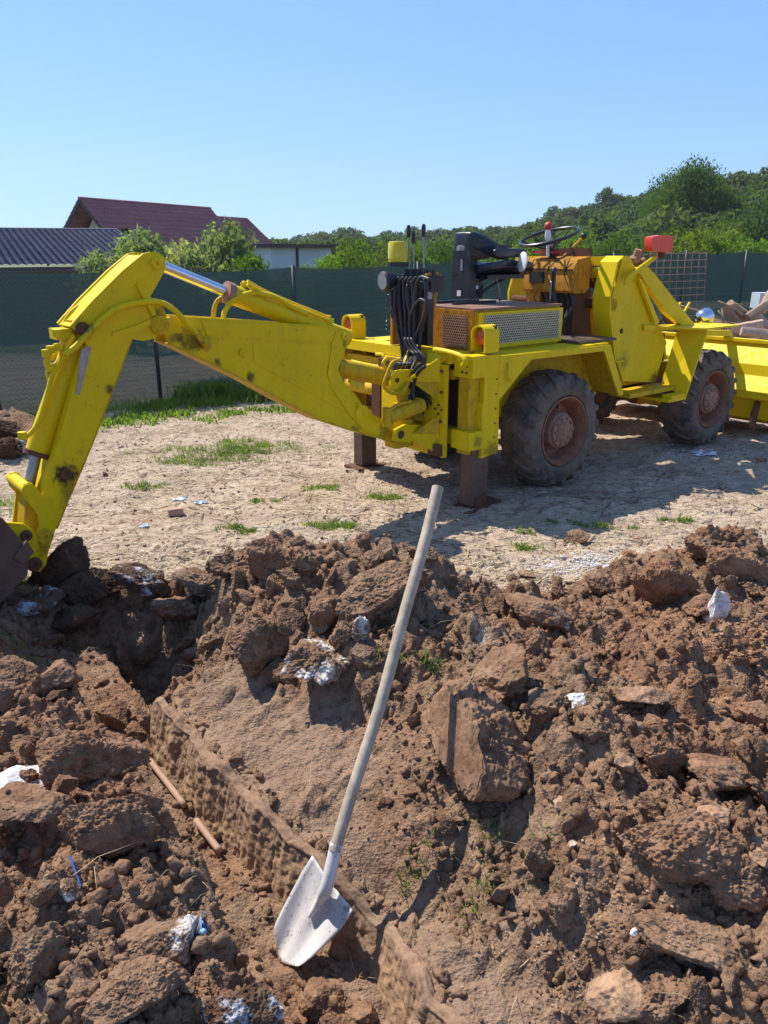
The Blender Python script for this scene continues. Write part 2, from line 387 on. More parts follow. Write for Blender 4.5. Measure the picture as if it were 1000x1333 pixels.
# steep wall gets vertical scratches: push sideways
p_, q_ = pq(Xf, Yf)
wall = np.exp(-((p_-.78)/.05)**2)*sst(.5, .9, q_)*(1-sst(2.9, 3.2, q_))
sh = wall*.0*fbm2(q_*24, H*6, 3, 60)
Xg = Xf+.83*sh; Yg = Yf+.55*sh
nx, ny = len(xs), len(ys)
idx = np.arange(nx*ny).reshape(ny, nx)
Fq = np.stack([idx[:-1, :-1], idx[:-1, 1:], idx[1:, 1:], idx[1:, :-1]], -1).reshape(-1, 4)
gm = np_mesh('ground', np.stack([Xg, Yg, H], 1), Fq, True, {'spoil': SP, 'wall': np.clip(wall*1.2, 0, 1)*sst(-.25, .05, H)*(1-sst(.0, .12, H)), 'sm': SM, 'ins': IN})
t = NT('earth_and_dry_yard'); P = t.geo.outputs['Position']
def soil_colour(t, P):
    a = t.noise(P, 2.1, 5, .6); b = t.noise(P, 13, 6, .65); c = t.noise(P, 55, 5, .7)
    s = t.ramp(b, [(.28, (.135, .08, .053)), (.5, (.235, .152, .105)), (.74, (.38, .27, .195))])
    s = t.mix(t.ramp(a, [(.35, 0.), (.65, .55)]), s, (.30, .205, .145))
    s = t.mix(t.ramp(c, [(.56, 0.), (.75, .5)]), s, (.4, .3, .22))
    s = t.mix(t.ramp(t.noise(P, 5, 4, .7), [(.6, 0.), (.7, .6)]), s, (.15, .07, .04))
    red = t.ramp(t.noise(P, 1.3, 5, .65), [(.42, 0.), (.6, .55)])
    s = t.mix(red, s, t.mix(1., s, (1.08, .80, .68), 'MULTIPLY'))
    s = t.mix(1., s, (.98, .95, .84), 'MULTIPLY')
    # scattered small spots mixed darker
    s = t.mix(t.ramp(t.noise(P, 24, 5, .7), [(.40, .55), (.5, 0.)]), s, (.085, .05, .032))
    return s, b, c
s, b, c = soil_colour(t, P)
v1 = t.voro(P, 45); v2 = t.voro(P, 110)
# dry yard: pale, fibrous, cracked
yd = t.noise(t.vec(P, (3, 9, 3), (0, 0, .25)), 2.2, 6, .68); y2 = t.noise(P, 1.1, 4); y3 = t.noise(t.vec(P, (16, 60, 16), (0, 0, .3)), 1., 5, .7)
yc = t.ramp(yd, [(.3, (.29, .205, .135)), (.46, (.48, .365, .26)), (.66, (.62, .50, .36))])
yc = t.mix(t.ramp(y3, [(.38, .8), (.5, 0.)]), yc, (.15, .105, .075))
crk = t.voro(t.vec(P, (1, 2.4, 1), (0, 0, .2)), 9, 'DISTANCE_TO_EDGE'); crn = t.noise(P, 3, 4, .6)
ck = t.math('MULTIPLY', t.ramp(crk, [(.0, 1.), (.06, 0.)]), t.ramp(crn, [(.5, 0.), (.65, .35)]))
yc = t.mix(ck, yc, (.12, .08, .055))
yc = t.mix(t.ramp(y2, [(.4, 0.), (.7, .45)]), yc, (.54, .43, .33))
yc = t.mix(t.ramp(t.noise(P, 2.3, 6, .7), [(.45, 0.), (.62, .6)]), yc, (.27, .19, .125))
straw = t.ramp(t.noise(t.vec(P, (20, 95, 20), (0, 0, -.5)), 1., 3, .5), [(.62, 0.), (.67, 1.)])
yc = t.mix(t.math('MULTIPLY', straw, .85), yc, (.58, .48, .33))
# far land is green meadow
far = t.n.new('ShaderNodeSeparateXYZ'); t.l(P, far.inputs[0])
gr = t.ramp(t.noise(P, .5, 6, .7), [(.35, (.05, .085, .02)), (.7, (.13, .16, .045))])
yfar = t.n.new('ShaderNodeMapRange'); t.l(far.outputs['Y'], yfar.inputs[0]); yfar.inputs[1].default_value = 12.5; yfar.inputs[2].default_value = 15
fm = t.math('MULTIPLY', yfar.outputs[0], 1.)
yc = t.mix(t.math('MULTIPLY', fm, t.ramp(t.noise(P, .35, 4), [(.38, .5), (.55, 1.)])), yc, gr)
wl = t.attr('wall')
wc = t.ramp(t.noise(t.vec(P, (1, 1, .25)), 60, 4, .6), [(.3, (.27, .15, .08)), (.7, (.40, .25, .14))])
s = t.mix(t.math('MULTIPLY', wl, .85), s, wc)
s = t.mix(t.math('MULTIPLY', t.attr('sm'), .55), s, t.ramp(c, [(.3, (.25, .165, .11)), (.7, (.36, .255, .18))]))
# chalky white lime smears lying in the fresh earth
lime = t.ramp(t.noise(P, 3.3, 6, .75), [(.665, 0.), (.70, 1.)])
s = t.mix(t.math('MULTIPLY', lime, .55), s, (.55, .5, .46))
spm = t.ramp(t.math('ADD', t.attr('spoil'), t.math('MULTIPLY', t.math('SUBTRACT', t.noise(P, 9, 5, .7), .5), 1.1)), [(.36, 0.), (.56, 1.)])
col = t.mix(spm, yc, s)
hgt = t.math('ADD', t.math('MULTIPLY', t.math('ADD', b, c), .8), t.math('MULTIPLY', t.math('ADD', v1, v2), .5))
M['ground'] = t.fin(col, .95, 0, t.bump(t.math('ADD', hgt, t.math('MULTIPLY', y3, 1.1)), .85, .012), **{'Specular IOR Level': .2})
go = link('ground', gm, None, M['ground']); tag(go, kind='structure')
def soil_mat(name, tint=(1, 1, 1), pale=0., palec=(.6, .55, .5), bd=.008):
    t = NT(name); P = t.geo.outputs['Position']; s, b, c = soil_colour(t, P)
    s = t.mix(1., s, tint, 'MULTIPLY')
    oi = t.n.new('ShaderNodeObjectInfo')
    s = t.mix(t.math('MULTIPLY', oi.outputs['Random'], .4), s, t.mix(1., s, (.62, .55, .5), 'MULTIPLY'))
    if pale: s = t.mix(t.ramp(t.noise(P, 7, 6, .75), [(.62-.2*pale, 0.), (.68-.16*pale, 1.)]), s, palec)
    h = t.math('ADD', t.math('ADD', b, c), t.math('MULTIPLY', t.voro(P, 70), .8))
    return t.fin(s, .95, 0, t.bump(h, .8, bd), **{'Specular IOR Level': .2})
M['clod'] = soil_mat('fresh_earth_clod')
M['clod_lime'] = soil_mat('lime_smeared_clod', (1, 1, 1), .55)
M['clod_dark'] = soil_mat('dark_and_shaded_clod', (.42, .4, .4), .0)  # darkened earth; paints the arm's shadow onto the boulders at the hole
M['clod_dark_lime'] = soil_mat('dark_clod_with_lime', (.5, .5, .5), .5, (.45, .47, .52))  # darker tint also puts shadow into the lime boulders by the hole
M['clod_tan'] = soil_mat('pale_tan_stone', (1.6, 1.7, 1.75), .0)
M['stone_white'] = soil_mat('white_chalk_stone', (2, 2.2, 2.4), 1.2, (.72, .7, .68), .004)
M['clod_smooth'] = soil_mat('spade_cut_earth', (1.1, 1.05, 1.), 0., bd=.002)

# the spade-cut face of the trench, built as its own close sheet in front of the bank
qs = np.arange(.45, 3.02, .005); prs = prf(qs); fade = sst(.45, .6, qs)*(1-sst(2.85, 3.02, qs))
def PQ(p, q): return (.83*p-.55*q)/.9914, (.55*p+.83*q)/.9914
xo, yo = PQ(prs+.045, qs); ho = ground_h(xo, yo); k_ = np.ones(9)/9; ho = np.convolve(np.pad(ho, 4, 'edge'), k_, 'valid')
secs = []; fc_ = []
zb = -.24
NS = 64
for j in range(NS+1):
    s_ = j/NS
    if s_ < .16: u_ = s_/.16; pp = prs+.040-.043*u_+.012*fbm2(qs*12, qs*0, 4, 313)*(1-u_); zz = ho-.012+.016*sst(0., .5, u_)+.004*fbm2(qs*10, qs*0+s_*9, 3, 310)+.010*fbm2(qs*40, qs*0+s_*60, 4, 312)-.012*u_**2
    else:
        u_ = (s_-.16)/.84; zz = (ho-.008)+(zb-ho+.008)*u_; pp = prs-.003-.058*u_**.9
    f_ = min(1, s_/.16)
    nz = .016*fbm2(qs*4, zz*4, 3, 301)+.010*fbm2(qs*44, zz*3.5, 4, 302, .6)-.005*np.abs(fbm2(qs*5, zz*22, 3, 303))+.006*fbm2(qs*60, zz*60, 3, 304)
    pp = pp-nz*f_*(.5 if s_ < .2 else .9)-.016*np.clip(fbm2(qs*13, zz*11, 4, 320, .6)-.12, 0, 1)*f_; zz = zz+.010*fbm2(qs*16, qs*0+s_*3, 3, 306)*f_*(1-abs(2*s_-1))
    zz = zz-(1-fade)*.06; x_, y_ = PQ(pp, qs); secs.append(np.stack([x_, y_, zz], 1)); fc_.append(np.full(len(qs), s_)+.05*fbm2(qs*9, zz*9, 3, 311))
Vw = np.concatenate(secs); nq = len(qs); idx = np.arange(len(Vw)).reshape(NS+1, nq)
Fw = np.stack([idx[:-1, :-1], idx[:-1, 1:], idx[1:, 1:], idx[1:, :-1]], -1).reshape(-1, 4)
t = NT('cut_earth'); P = t.geo.outputs['Position']; s, b, c = soil_colour(t, P)
wv = t.ramp(t.noise(t.vec(P, (1, 1, .3)), 42, 5, .65), [(.3, (.24, .14, .08)), (.5, (.37, .235, .14)), (.72, (.47, .32, .20))])
s = t.mix(.35, s, t.ramp(c, [(.3, (.25, .165, .11)), (.7, (.36, .255, .18))]))
s = t.mix(t.math('MULTIPLY', t.ramp(t.noise(P, 6, 4, .6), [(.35, .35), (.6, .9)]), t.ramp(t.attr('face'), [(.16, 0.), (.34, 1.)])), s, wv)
M['cut'] = t.fin(s, .95, 0, t.bump(t.math('ADD', b, c), .7, .006), **{'Specular IOR Level': .2})
tag(link('trench_wall', np_mesh('trench_wall', Vw, Fw, True, {'face': np.concatenate(fc_)}), None, M['cut']), kind='structure')
# rock and clod shapes shared between alike pieces
def ico(sub):
    bm = B(); bmesh.ops.create_icosphere(bm, subdivisions=sub, radius=1); bm.verts.ensure_lookup_table()
    V = np.array([v.co[:] for v in bm.verts]); Fc = np.array([[v.index for v in f.verts] for f in bm.faces]); bm.free(); return V, Fc
def clod_mesh(name, sub, seed, facets=11, crumb=1., sc=(1, .8, .62), big=False):
    V, Fc = ico(sub); r_ = np.random.default_rng(seed); d = V.copy()
    n = r_.normal(size=(facets, 3)); n /= np.linalg.norm(n, axis=1)[:, None]; hh = r_.uniform(.5 if sub > 3 else .4, 1.0, facets)
    dots = d@n.T; rr = np.where(dots > .05, hh/np.maximum(dots, .05), 9); R = np.minimum(rr.min(1), 1.25)
    R = R*(1+.13*fbm3(d[:, 0]*1.6+seed, d[:, 1]*1.6, d[:, 2]*1.6, 3, seed))
    V = d*R[:, None]*np.array(sc)
    k = crumb
    f1 = fbm3(V[:, 0]*2.6+seed, V[:, 1]*2.6, V[:, 2]*2.6, 5, seed+3, .62); f2 = np.abs(fbm3(V[:, 0]*6, V[:, 1]*6+seed, V[:, 2]*6, 4, seed+9, .62))
    dsp = (.11 if big else .15)*f1-(.12 if big else .16)*(f2-.2)
    if sub >= 4:
        wx, wy, wz = [V[:, i]+.12*vn(V[:, 0]*5, V[:, 1]*5, V[:, 2]*5, seed+40+i) for i in range(3)]
        gate = sst(-.25, .25, fbm3(V[:, 0]*2+7, V[:, 1]*2, V[:, 2]*2, 2, seed+31))
        for s_, a_ in (((6., .07), (12., .05), (24., .032)) if big else ((3.6, .12), (8., .08), (17., .05))):
            w_, i_ = worley3(wx*s_+seed, wy*s_, wz*s_, seed+60); dsp = dsp+a_*i_*(.35+.65*gate)*np.sqrt(np.clip(1-(w_/.75)**2, 0, 1))-a_*.25
    V = V+d*(dsp*k)[:, None]
    return V, Fc
CV = []
for k in range(11):
    V, Fc = clod_mesh('clod', 6, 100+k, 8+k % 4, [.6, 1.1, .75, 1.3][k % 4], [(1, .8, .62), (1, .7, .7), (1, .9, .5)][k % 3])
    CV.append(np_mesh('earth_clod', V, Fc, True))
SV = []
for k in range(3):
    V, Fc = clod_mesh('stone', 5, 200+k, 12, .35, (1, .8, .6)); SV.append(np_mesh('stone', V, Fc, True))
# slab: one planed face, the rest crumbly
def slab_mesh(seed):
    V, Fc = clod_mesh('slab', 7, seed, 8, 1., (1, .85, .42), True); m = V[:, 1] < -.42
    V[m, 1] = -.42+(V[m, 1]+.42)*.12; return np_mesh('earth_slab', V, Fc, True)
SL = [slab_mesh(300), slab_mesh(301)]
BG = []
for k in range(3):
    V, Fc = clod_mesh('clod', 7, 340+k, 8, 1., (1, .85, .6), True); BG.append(np_mesh('earth_clod', V, Fc, True))
def with_mat(me, m, cache={}):
    k = (me.name, m.name)
    if k not in cache:
        c = me.copy(); c.materials.clear(); c.materials.append(m); cache[k] = c
    return cache[k]
def put_clod(name, me, m, px, py, w, rot=None, sz=(1, 1, 1), lift=.25, label='', cat='clod', group=None):
    p, t = hit(px, py+w*.15); r = w/2/FPX*t
    o = link(name, with_mat(me, m)); o.location = (p[0], p[1], p[2]+r*lift)
    o.scale = (r*1.05*sz[0], r*1.05*sz[1], r*1.05*sz[2]); o.rotation_euler = rot if rot else (random.uniform(-.4, .4), random.uniform(-.4, .4), random.uniform(0, 6.28))
    tag(o, label, cat, group); return o
# px, py, width, material, shape, lift, label
big = [
 (497, 775, 118, 'clod', 0, .35, 'large overhanging earth block on the crest just left of the shovel handle', (.1, .1, .3), (1, .9, 1)),
 (425, 800, 62, 'clod_smooth', 'S', .3, 'spade cut clod with an orange brown flat face below the crest block', (.2, .1, .5), (1, 1, 1.2)),
 (342, 838, 112, 'clod', 2, .25, 'long pale topped clod on the upper bank right of the trench', (.1, -.1, .4), (1, .8, .9)),
 (412, 862, 84, 'clod_lime', 3, .35, 'round clod with a white lime spot on the upper bank', None, (1, 1, 1.1)),
 (365, 880, 48, 'clod', 4, .35, 'small round clod beside the white spotted clod on the bank', None, (1, 1, 1.2)),
 (612, 955, 176, 'clod_smooth', 'S', .2, 'biggest earth block with a smooth sliced face right of the shovel handle', (-.35, .1, -1.15), (.8, .85, 1.15)),
 (858, 775, 92, 'clod_smooth', 'S', .5, 'tilted grey brown slab with ridged flat face on the right crest', (.5, .1, -.5), (.8, .7, 1.5)),
 (935, 715, 84, 'clod', 5, .35, 'highest clod on the right crest with a broken top', (.2, .1, .2), (1, .8, 1.3)),
 (965, 745, 70, 'clod_smooth', 'S', .35, 'flat sided clod behind the white stone at the right edge', (.1, .2, -.3), (1, .8, 1.2)),
 (930, 800, 46, 'stone_white', 's1', .7, 'upright white chalk stone standing on the right heap', (0, 1.35, 1.2), (1.35, .8, .8)),
 (748, 912, 52, 'stone_white', 's2', .35, 'white lime covered lump in the middle of the right heap', None, (1, .8, .8)),
 (716, 915, 56, 'clod', 6, .35, 'round brown clod touching the white lime lump', None, (1, 1, 1)),
 (826, 908, 70, 'clod_tan', 's0', .35, 'flat pale stone with a white patch lying on the right heap', (0, .05, -.1), (1, .8, .5)),
 (811, 993, 40, 'clod_tan', 's1', .5, 'angular pale beige stone in the middle of the right heap', None, (1, 1, 1)),
 (866, 1000, 64, 'clod', 7, .5, 'upright pointed clod right of the pale beige stone', (.1, .9, .3), (1, .8, .9)),
 (930, 1010, 84, 'clod', 8, .35, 'crumbly square clod near the right edge above the large flat clod', None, (1, .9, .8)),
 (985, 1035, 60, 'clod', 9, .5, 'tall clod cut by the right picture edge', (.1, .8, .3), (1, .8, .8)),
 (885, 1095, 128, 'clod', 10, .35, 'large flat topped clod on the lower right heap', (.05, .1, .1), (1, .85, .9)),
 (948, 1150, 84, 'clod', 1, .3, 'dark undercut clod tucked below the large flat topped clod', None, (1, 1, .9)),
 (806, 1288, 104, 'clod_tan', 's0', .4, 'big pale tan boulder at the bottom right', (.1, .1, .7), (1, .85, .95)),
 (905, 1225, 128, 'clod', 3, .25, 'long reddish brown block right of the tan boulder', (.1, .35, -.6), (1.1, .7, .8)),
 (850, 1290, 80, 'clod', 5, .3, 'crumbly block between the tan boulder and the right corner', None, (1, 1, 1)),
 (702, 1122, 58, 'clod', 6, .5, 'upright clod casting a deep shadow left of the small white stone', (.2, .9, .2), (1, .7, .8)),
 (735, 1145, 50, 'clod', 2, .3, 'dark clod in the hollow below the upright clod', None, (1, 1, 1)),
 (745, 1102, 19, 'stone_white', 's2', .6, 'small white stone in the middle of the lower right heap', None, (1, 1, 1.1)),
 (828, 1218, 15, 'stone_white', 's0', .6, 'tiny white pebble above the tan boulder', None, (1, 1, 1)),
 (726, 1048, 24, 'clod_tan', 's1', .5, 'small pinkish stone left of the upright pointed clod', None, (1, 1, .8)),
 (985, 935, 46, 'clod', 4, .4, 'smooth topped clod at the right edge halfway up the heap', None, (1, 1, 1)),
 (930, 1060, 66, 'clod_tan', 's2', .3, 'pale crusted slab with dry roots behind the large flat clod', (0, .1, 0), (1, .8, .5)),
 (990, 1110, 46, 'clod_tan', 's0', .4, 'grey rounded stone at the right edge', None, (1, 1, 1)),
 (22, 1018, 90, 'stone_white', 's1', .25, 'broad white chalky block at the left picture edge', (0, .1, .3), (1, .9, .7)),
 (152, 1075, 112, 'clod', 7, .4, 'tall flat faced clod in the middle of the left heap', (.2, .3, .3), (1, .8, 1.1)),
 (105, 985, 130, 'clod', 2, .2, 'rounded clod above the white chalky block', (.1, .1, .3), (1, .8, .8)),
 (42, 1045, 80, 'clod', 8, .3, 'brown clod right of and below the white chalky block', None, (1, 1, .9)),
 (166, 872, 48, 'clod', 9, .8, 'upright lump standing at the far end of the trench', (.1, 1.3, .2), (1.25, .8, .8)),
 (150, 935, 46, 'clod', 0, .4, 'clod lying on the trench floor below the upright lump', None, (1, 1, 1)),
 (200, 945, 34, 'clod', 1, .4, 'small round clod on the trench floor next to the right wall', None, (1, 1, 1)),
 (178, 955, 30, 'clod', 3, .4, 'smallest clod of the group on the trench floor', None, (1, 1, 1)),
 (232, 1222, 66, 'clod_lime', 4, .4, 'grey clod with white tip on the lower left heap', None, (1, 1, 1.1)),
 (190, 1225, 64, 'clod', 10, .3, 'light brown wedge left of the grey clod with white tip', None, (1, 1, .9)),
 (62, 1245, 130, 'clod', 5, .3, 'large leaning crumbly block near the lower left corner', (.2, .6, .7), (1, .8, .9)),
 (178, 1290, 110, 'clod', 6, .35, 'grey brown block at the bottom left beside the deep gap', (.1, .3, .3), (1, .9, 1.1)),
 (322, 1312, 96, 'clod_dark_lime', 7, .3, 'grey block with a white streak at the trench edge below the shovel blade', (0, .1, .2), (1, .9, 1)),
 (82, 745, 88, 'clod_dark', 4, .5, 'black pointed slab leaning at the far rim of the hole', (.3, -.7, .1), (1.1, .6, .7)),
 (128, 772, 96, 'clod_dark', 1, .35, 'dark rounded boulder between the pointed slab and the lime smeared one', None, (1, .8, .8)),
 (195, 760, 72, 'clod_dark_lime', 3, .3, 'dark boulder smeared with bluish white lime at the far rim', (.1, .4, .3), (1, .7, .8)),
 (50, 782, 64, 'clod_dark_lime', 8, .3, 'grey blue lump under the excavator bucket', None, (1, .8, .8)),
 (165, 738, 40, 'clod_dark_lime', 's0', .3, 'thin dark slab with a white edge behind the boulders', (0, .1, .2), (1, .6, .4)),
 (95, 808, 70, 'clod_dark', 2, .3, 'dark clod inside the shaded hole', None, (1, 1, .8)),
 (240, 790, 70, 'clod', 9, .3, 'dark red clod where the heap meets the hole', None, (1, 1, .9)),
 (20, 875, 60, 'clod', 10, .3, 'rounded clod at the left edge above the chalky block', None, (1, 1, .9)),
 (75, 885, 56, 'clod', 0, .3, 'clod at the left rim of the shaded hole', None, (1, 1, 1)),
 (75, 905, 34, 'clod_dark_lime', 's1', .4, 'white and violet lime crusted lump on the left heap', None, (1, 1, .7)),
 (420, 1300, 70, 'clod', 1, .1, 'cracked clod on the trench floor below the shovel blade', (0, .1, .4), (1, 1, .6)),
 (475, 1318, 44, 'clod', 2, .2, 'small clod at the bottom of the trench near the lower edge', None, (1, 1, .8)),
 (300, 735, 56, 'clod', 3, .4, 'jagged clod on the left end of the crest', None, (1, 1, 1.2)),
 (352, 728, 60, 'clod', 4, .4, 'reddish clod on the crest under the excavator boom', None, (1, 1, 1.2)),
 (392, 742, 52, 'clod', 7, .4, 'knobbly clod on the crest left of the overhanging block', None, (1, 1, 1.1)),
 (270, 770, 60, 'clod', 5, .35, 'brown clod beside the dark hole on the crest', None, (1, 1, 1)),
 (700, 795, 90, 'clod', 8, .25, 'broad clod with a sharp dark underside right of the shovel handle', None, (1, .8, .8)),
 (655, 880, 90, 'clod', 10, .3, 'crumbly clod behind the biggest earth block', None, (1, 1, .9)),
 (750, 700, 30, 'clod', 3, .3, 'lone small clod at the edge of the yard in front of the right wheel', None, (1, 1, .7)),
 (555, 726, 26, 'clod', 6, .5, 'dark lump on the yard beside the shovel handle top', None, (1, 1, 1.2)),
]
for (px, py, w, m, shp, lift, lab, rot, sz) in big:
    if shp == 'S': me = SL[len(lab) % 2]
    elif isinstance(shp, str): me = SV[int(shp[1])]
    else: me = BG[shp % 3] if w > 95 else CV[shp]
    nm = 'white_stone' if m == 'stone_white' else 'pale_stone' if m == 'clod_tan' else 'earth_slab' if shp == 'S' else 'earth_clod'
    put_clod(nm, me, M[m], px, py, w, rot, sz, lift, lab, 'stone' if 'stone' in nm else 'clod')
# many middling clods that nothing tells apart
cnt = 0; tries = 0
while cnt < 225 and tries < 9000:
    tries += 1
    px = RNG.uniform(-30, 1030); py = RNG.uniform(730, 1345)
    if cnt < 60: px = RNG.uniform(235, 560); py = RNG.uniform(705, 860)
    p, t = hit(px, py)
    h, sp, ins, sm = ground_h(np.array([p[0]]), np.array([p[1]]), True)
    if sp[0] < .7 or sm[0] > .25 or RNG.random() < ins[0]*.93: continue
    w = 16+34*RNG.random()**2.2
    r = w/2/FPX*t
    left = px < 300 and py > 850
    o = link('earth_clod', with_mat(CV[int(RNG.integers(11))], M['clod_lime'] if RNG.random() < .07 else M['clod']))
    o.location = (p[0], p[1], p[2]+r*.25); o.scale = (r, r*RNG.uniform(.75, 1), r*RNG.uniform(.75, 1.1))
    o.rotation_euler = tuple(RNG.uniform(0, 6.28, 3))
    tag(o, 'loose brown earth clod lying on the left spoil heap' if left else 'loose brown earth clod lying on the right spoil heap', 'clod', 'loose clods on the left spoil heap' if left else 'loose clods on the right spoil heap'); cnt += 1
# broken bits of the cut edge, fallen along its lip
re_ = np.random.default_rng(31); Ve = []; Fe = []; V0e, F0e = clod_mesh('e', 3, 55, 8, 1.1, (1, .8, .7))
for k in range(260):
    q_e = re_.uniform(.75, 2.85); lip = re_.random() < .62; p_e = float(prf(np.array([q_e]))[0])+(re_.normal()*.022+.03 if lip else -.07-.05*re_.random()); xe, ye = PQ(p_e, q_e); ze = float(ground_h(np.array([xe]), np.array([ye]))[0]); r_e = .006+.020*re_.random()**2.2
    th = re_.uniform(0, 6.28); R2 = np.array([[math.cos(th), -math.sin(th), 0], [math.sin(th), math.cos(th), 0], [0, 0, 1]]); Ve.append((V0e*np.array([1, re_.uniform(.6, 1), re_.uniform(.5, 1)]))@R2.T*r_e+np.array([xe, ye, ze+r_e*.4])); Fe.append(F0e+k*len(V0e))
tag(link('edge_crumbs', np_mesh('edge_crumbs', np.concatenate(Ve), np.concatenate(Fe), False), None, M['clod']), 'broken earth bits lying along the lip and foot of the trench wall', 'crumbs', None, 'stuff')
# uncountable crumbs and grit
def scatter(name, n, sub, rmin, rmax, m, region, seed, flat=1., pw=2.6, sm_max=.4, smooth=False):
    r_ = np.random.default_rng(seed); V0 = []; 
    for k in range(5):
        V, Fc = clod_mesh('c', sub, 400+k+seed, 8, 1.1, [(1, .8, .6), (1, .6, .7), (1, .9, .8)][k % 3]); V0.append(V)
    V0 = np.array(V0)
    px, py = region(r_, n); z, sp, ins, sm = ground_h(px, py, True)
    keep = (sp > .35) & (sm < sm_max+r_.random(len(px))*.5*(sm_max > .1)+.1) & (vn2(px*6, py*6, seed+70) > -.25-r_.random(len(px))*.5) & (r_.random(len(px)) > ins*.6) if flat >= 1 else (sp < .6)
    px, py, z = px[keep], py[keep], z[keep]; n = len(px)
    rad = rmin+(rmax-rmin)*r_.random(n)**pw
    q = r_.normal(size=(n, 4)); q /= np.linalg.norm(q, axis=1)[:, None]; w, x, y, zz = q.T
    R = np.stack([1-2*(y*y+zz*zz), 2*(x*y-w*zz), 2*(x*zz+w*y), 2*(x*y+w*zz), 1-2*(x*x+zz*zz), 2*(y*zz-w*x), 2*(x*zz-w*y), 2*(y*zz+w*x), 1-2*(x*x+y*y)], 1).reshape(-1, 3, 3)
    VV = np.einsum('nij,nkj->nki', R, V0[r_.integers(5, size=n)])*rad[:, None, None]
    VV[:, :, 2] *= min(flat, 1.)
    VV += np.stack([px, py, z+rad*.3*min(flat, 1.)], 1)[:, None, :]
    nv = V0.shape[1]; FF = (Fc[None]+(np.arange(n)*nv)[:, None, None]).reshape(-1, 3)
    o = link(name, np_mesh(name, VV.reshape(-1, 3), FF, smooth), None, m); return o
def reg_near(r_, n):
    y = .75+3.4*r_.random(n)**1.35; x = (r_.random(n)*2-1)*(.62*y+.25); return x, y
def reg_yard(r_, n):
    y = 3.4+5.5*r_.random(n)**1.2; x = (r_.random(n)*2-1)*(.6*y+.5); return x, y
tag(scatter('earth_crumbs', 7500, 2, .009, .024, M['clod'], reg_near, 1, pw=2.2, sm_max=.05), 'crumbled brown earth in hazelnut size pieces strewn over both spoil heaps', 'crumbs', None, 'stuff')
tag(scatter('earth_grit', 32000, 1, .002, .009, M['clod'], reg_near, 2, sm_max=.25), 'fine brown earth grit covering both spoil heaps', 'grit', None, 'stuff')
tag(scatter('yard_grit', 15000, 1, .003, .016, M['clod_tan'], reg_yard, 3, flat=.5, pw=3.5), 'pale dry soil crumbs scattered over the trodden yard', 'grit', None, 'stuff')
# ------------------------------------------------------------------ the yellow backhoe loader
MA = empty('backhoe_loader', MO, YAW)
tag(MA, 'old yellow open backhoe loader with black seat and rusty wheels parked in the yard', 'backhoe')
def part(name, bm, m='yellow', parent=None, w=.004, ang=35, smooth=True, label=None):
    if w: bev(bm, w)
    o = obj(name, bm, M[m], MA if parent is None else parent, ang=ang if smooth else None)
    if label: o['label'] = label
    return o
def pbox(name, x0, x1, y0, y1, z0, z1, m='yellow', parent=None, w=.004, label=None):
    b = B(); box(b, x0, x1, y0, y1, z0, z1); return part(name, b, m, parent, w, label=label)
def pcyl(name, p0, p1, r, m='yellow', parent=None, n=28, w=.002, label=None):
    b = B(); tube(b, [p0, p1], r, n); return part(name, b, m, parent, w, label=label)
def pane(pxs, y): return [mp(a, b, y=y) for a, b in pxs]      # outline measured on an upright lengthwise plane
def yplate(name, pxs, y, th, m='yellow', parent=None, w=.004, label=None):
    "plate whose near face lies at y, thickness towards the far side"
    b = B(); prism(b, pane(pxs, y), (0, th, 0)); return part(name, b, m, parent, w, label=label)
def hose(name, pts, r, m='hose', parent=None, n=8, k=6):
    b = B(); tube(b, curve(pts, k), r, n); return obj(name, b, M[m], MA if parent is None else parent, smooth=True)
def bolts(bm, c, ax, R, n, r=.012, h=.014, ph=0.):
    ax = Vector(ax).normalized(); u, v = frame_of(ax)
    for k in range(n):
        a = ph+2*math.pi*k/n; p = Vector(c)+u*math.cos(a)*R+v*math.sin(a)*R
        tube(bm, [p, p+ax*h], r, 6)

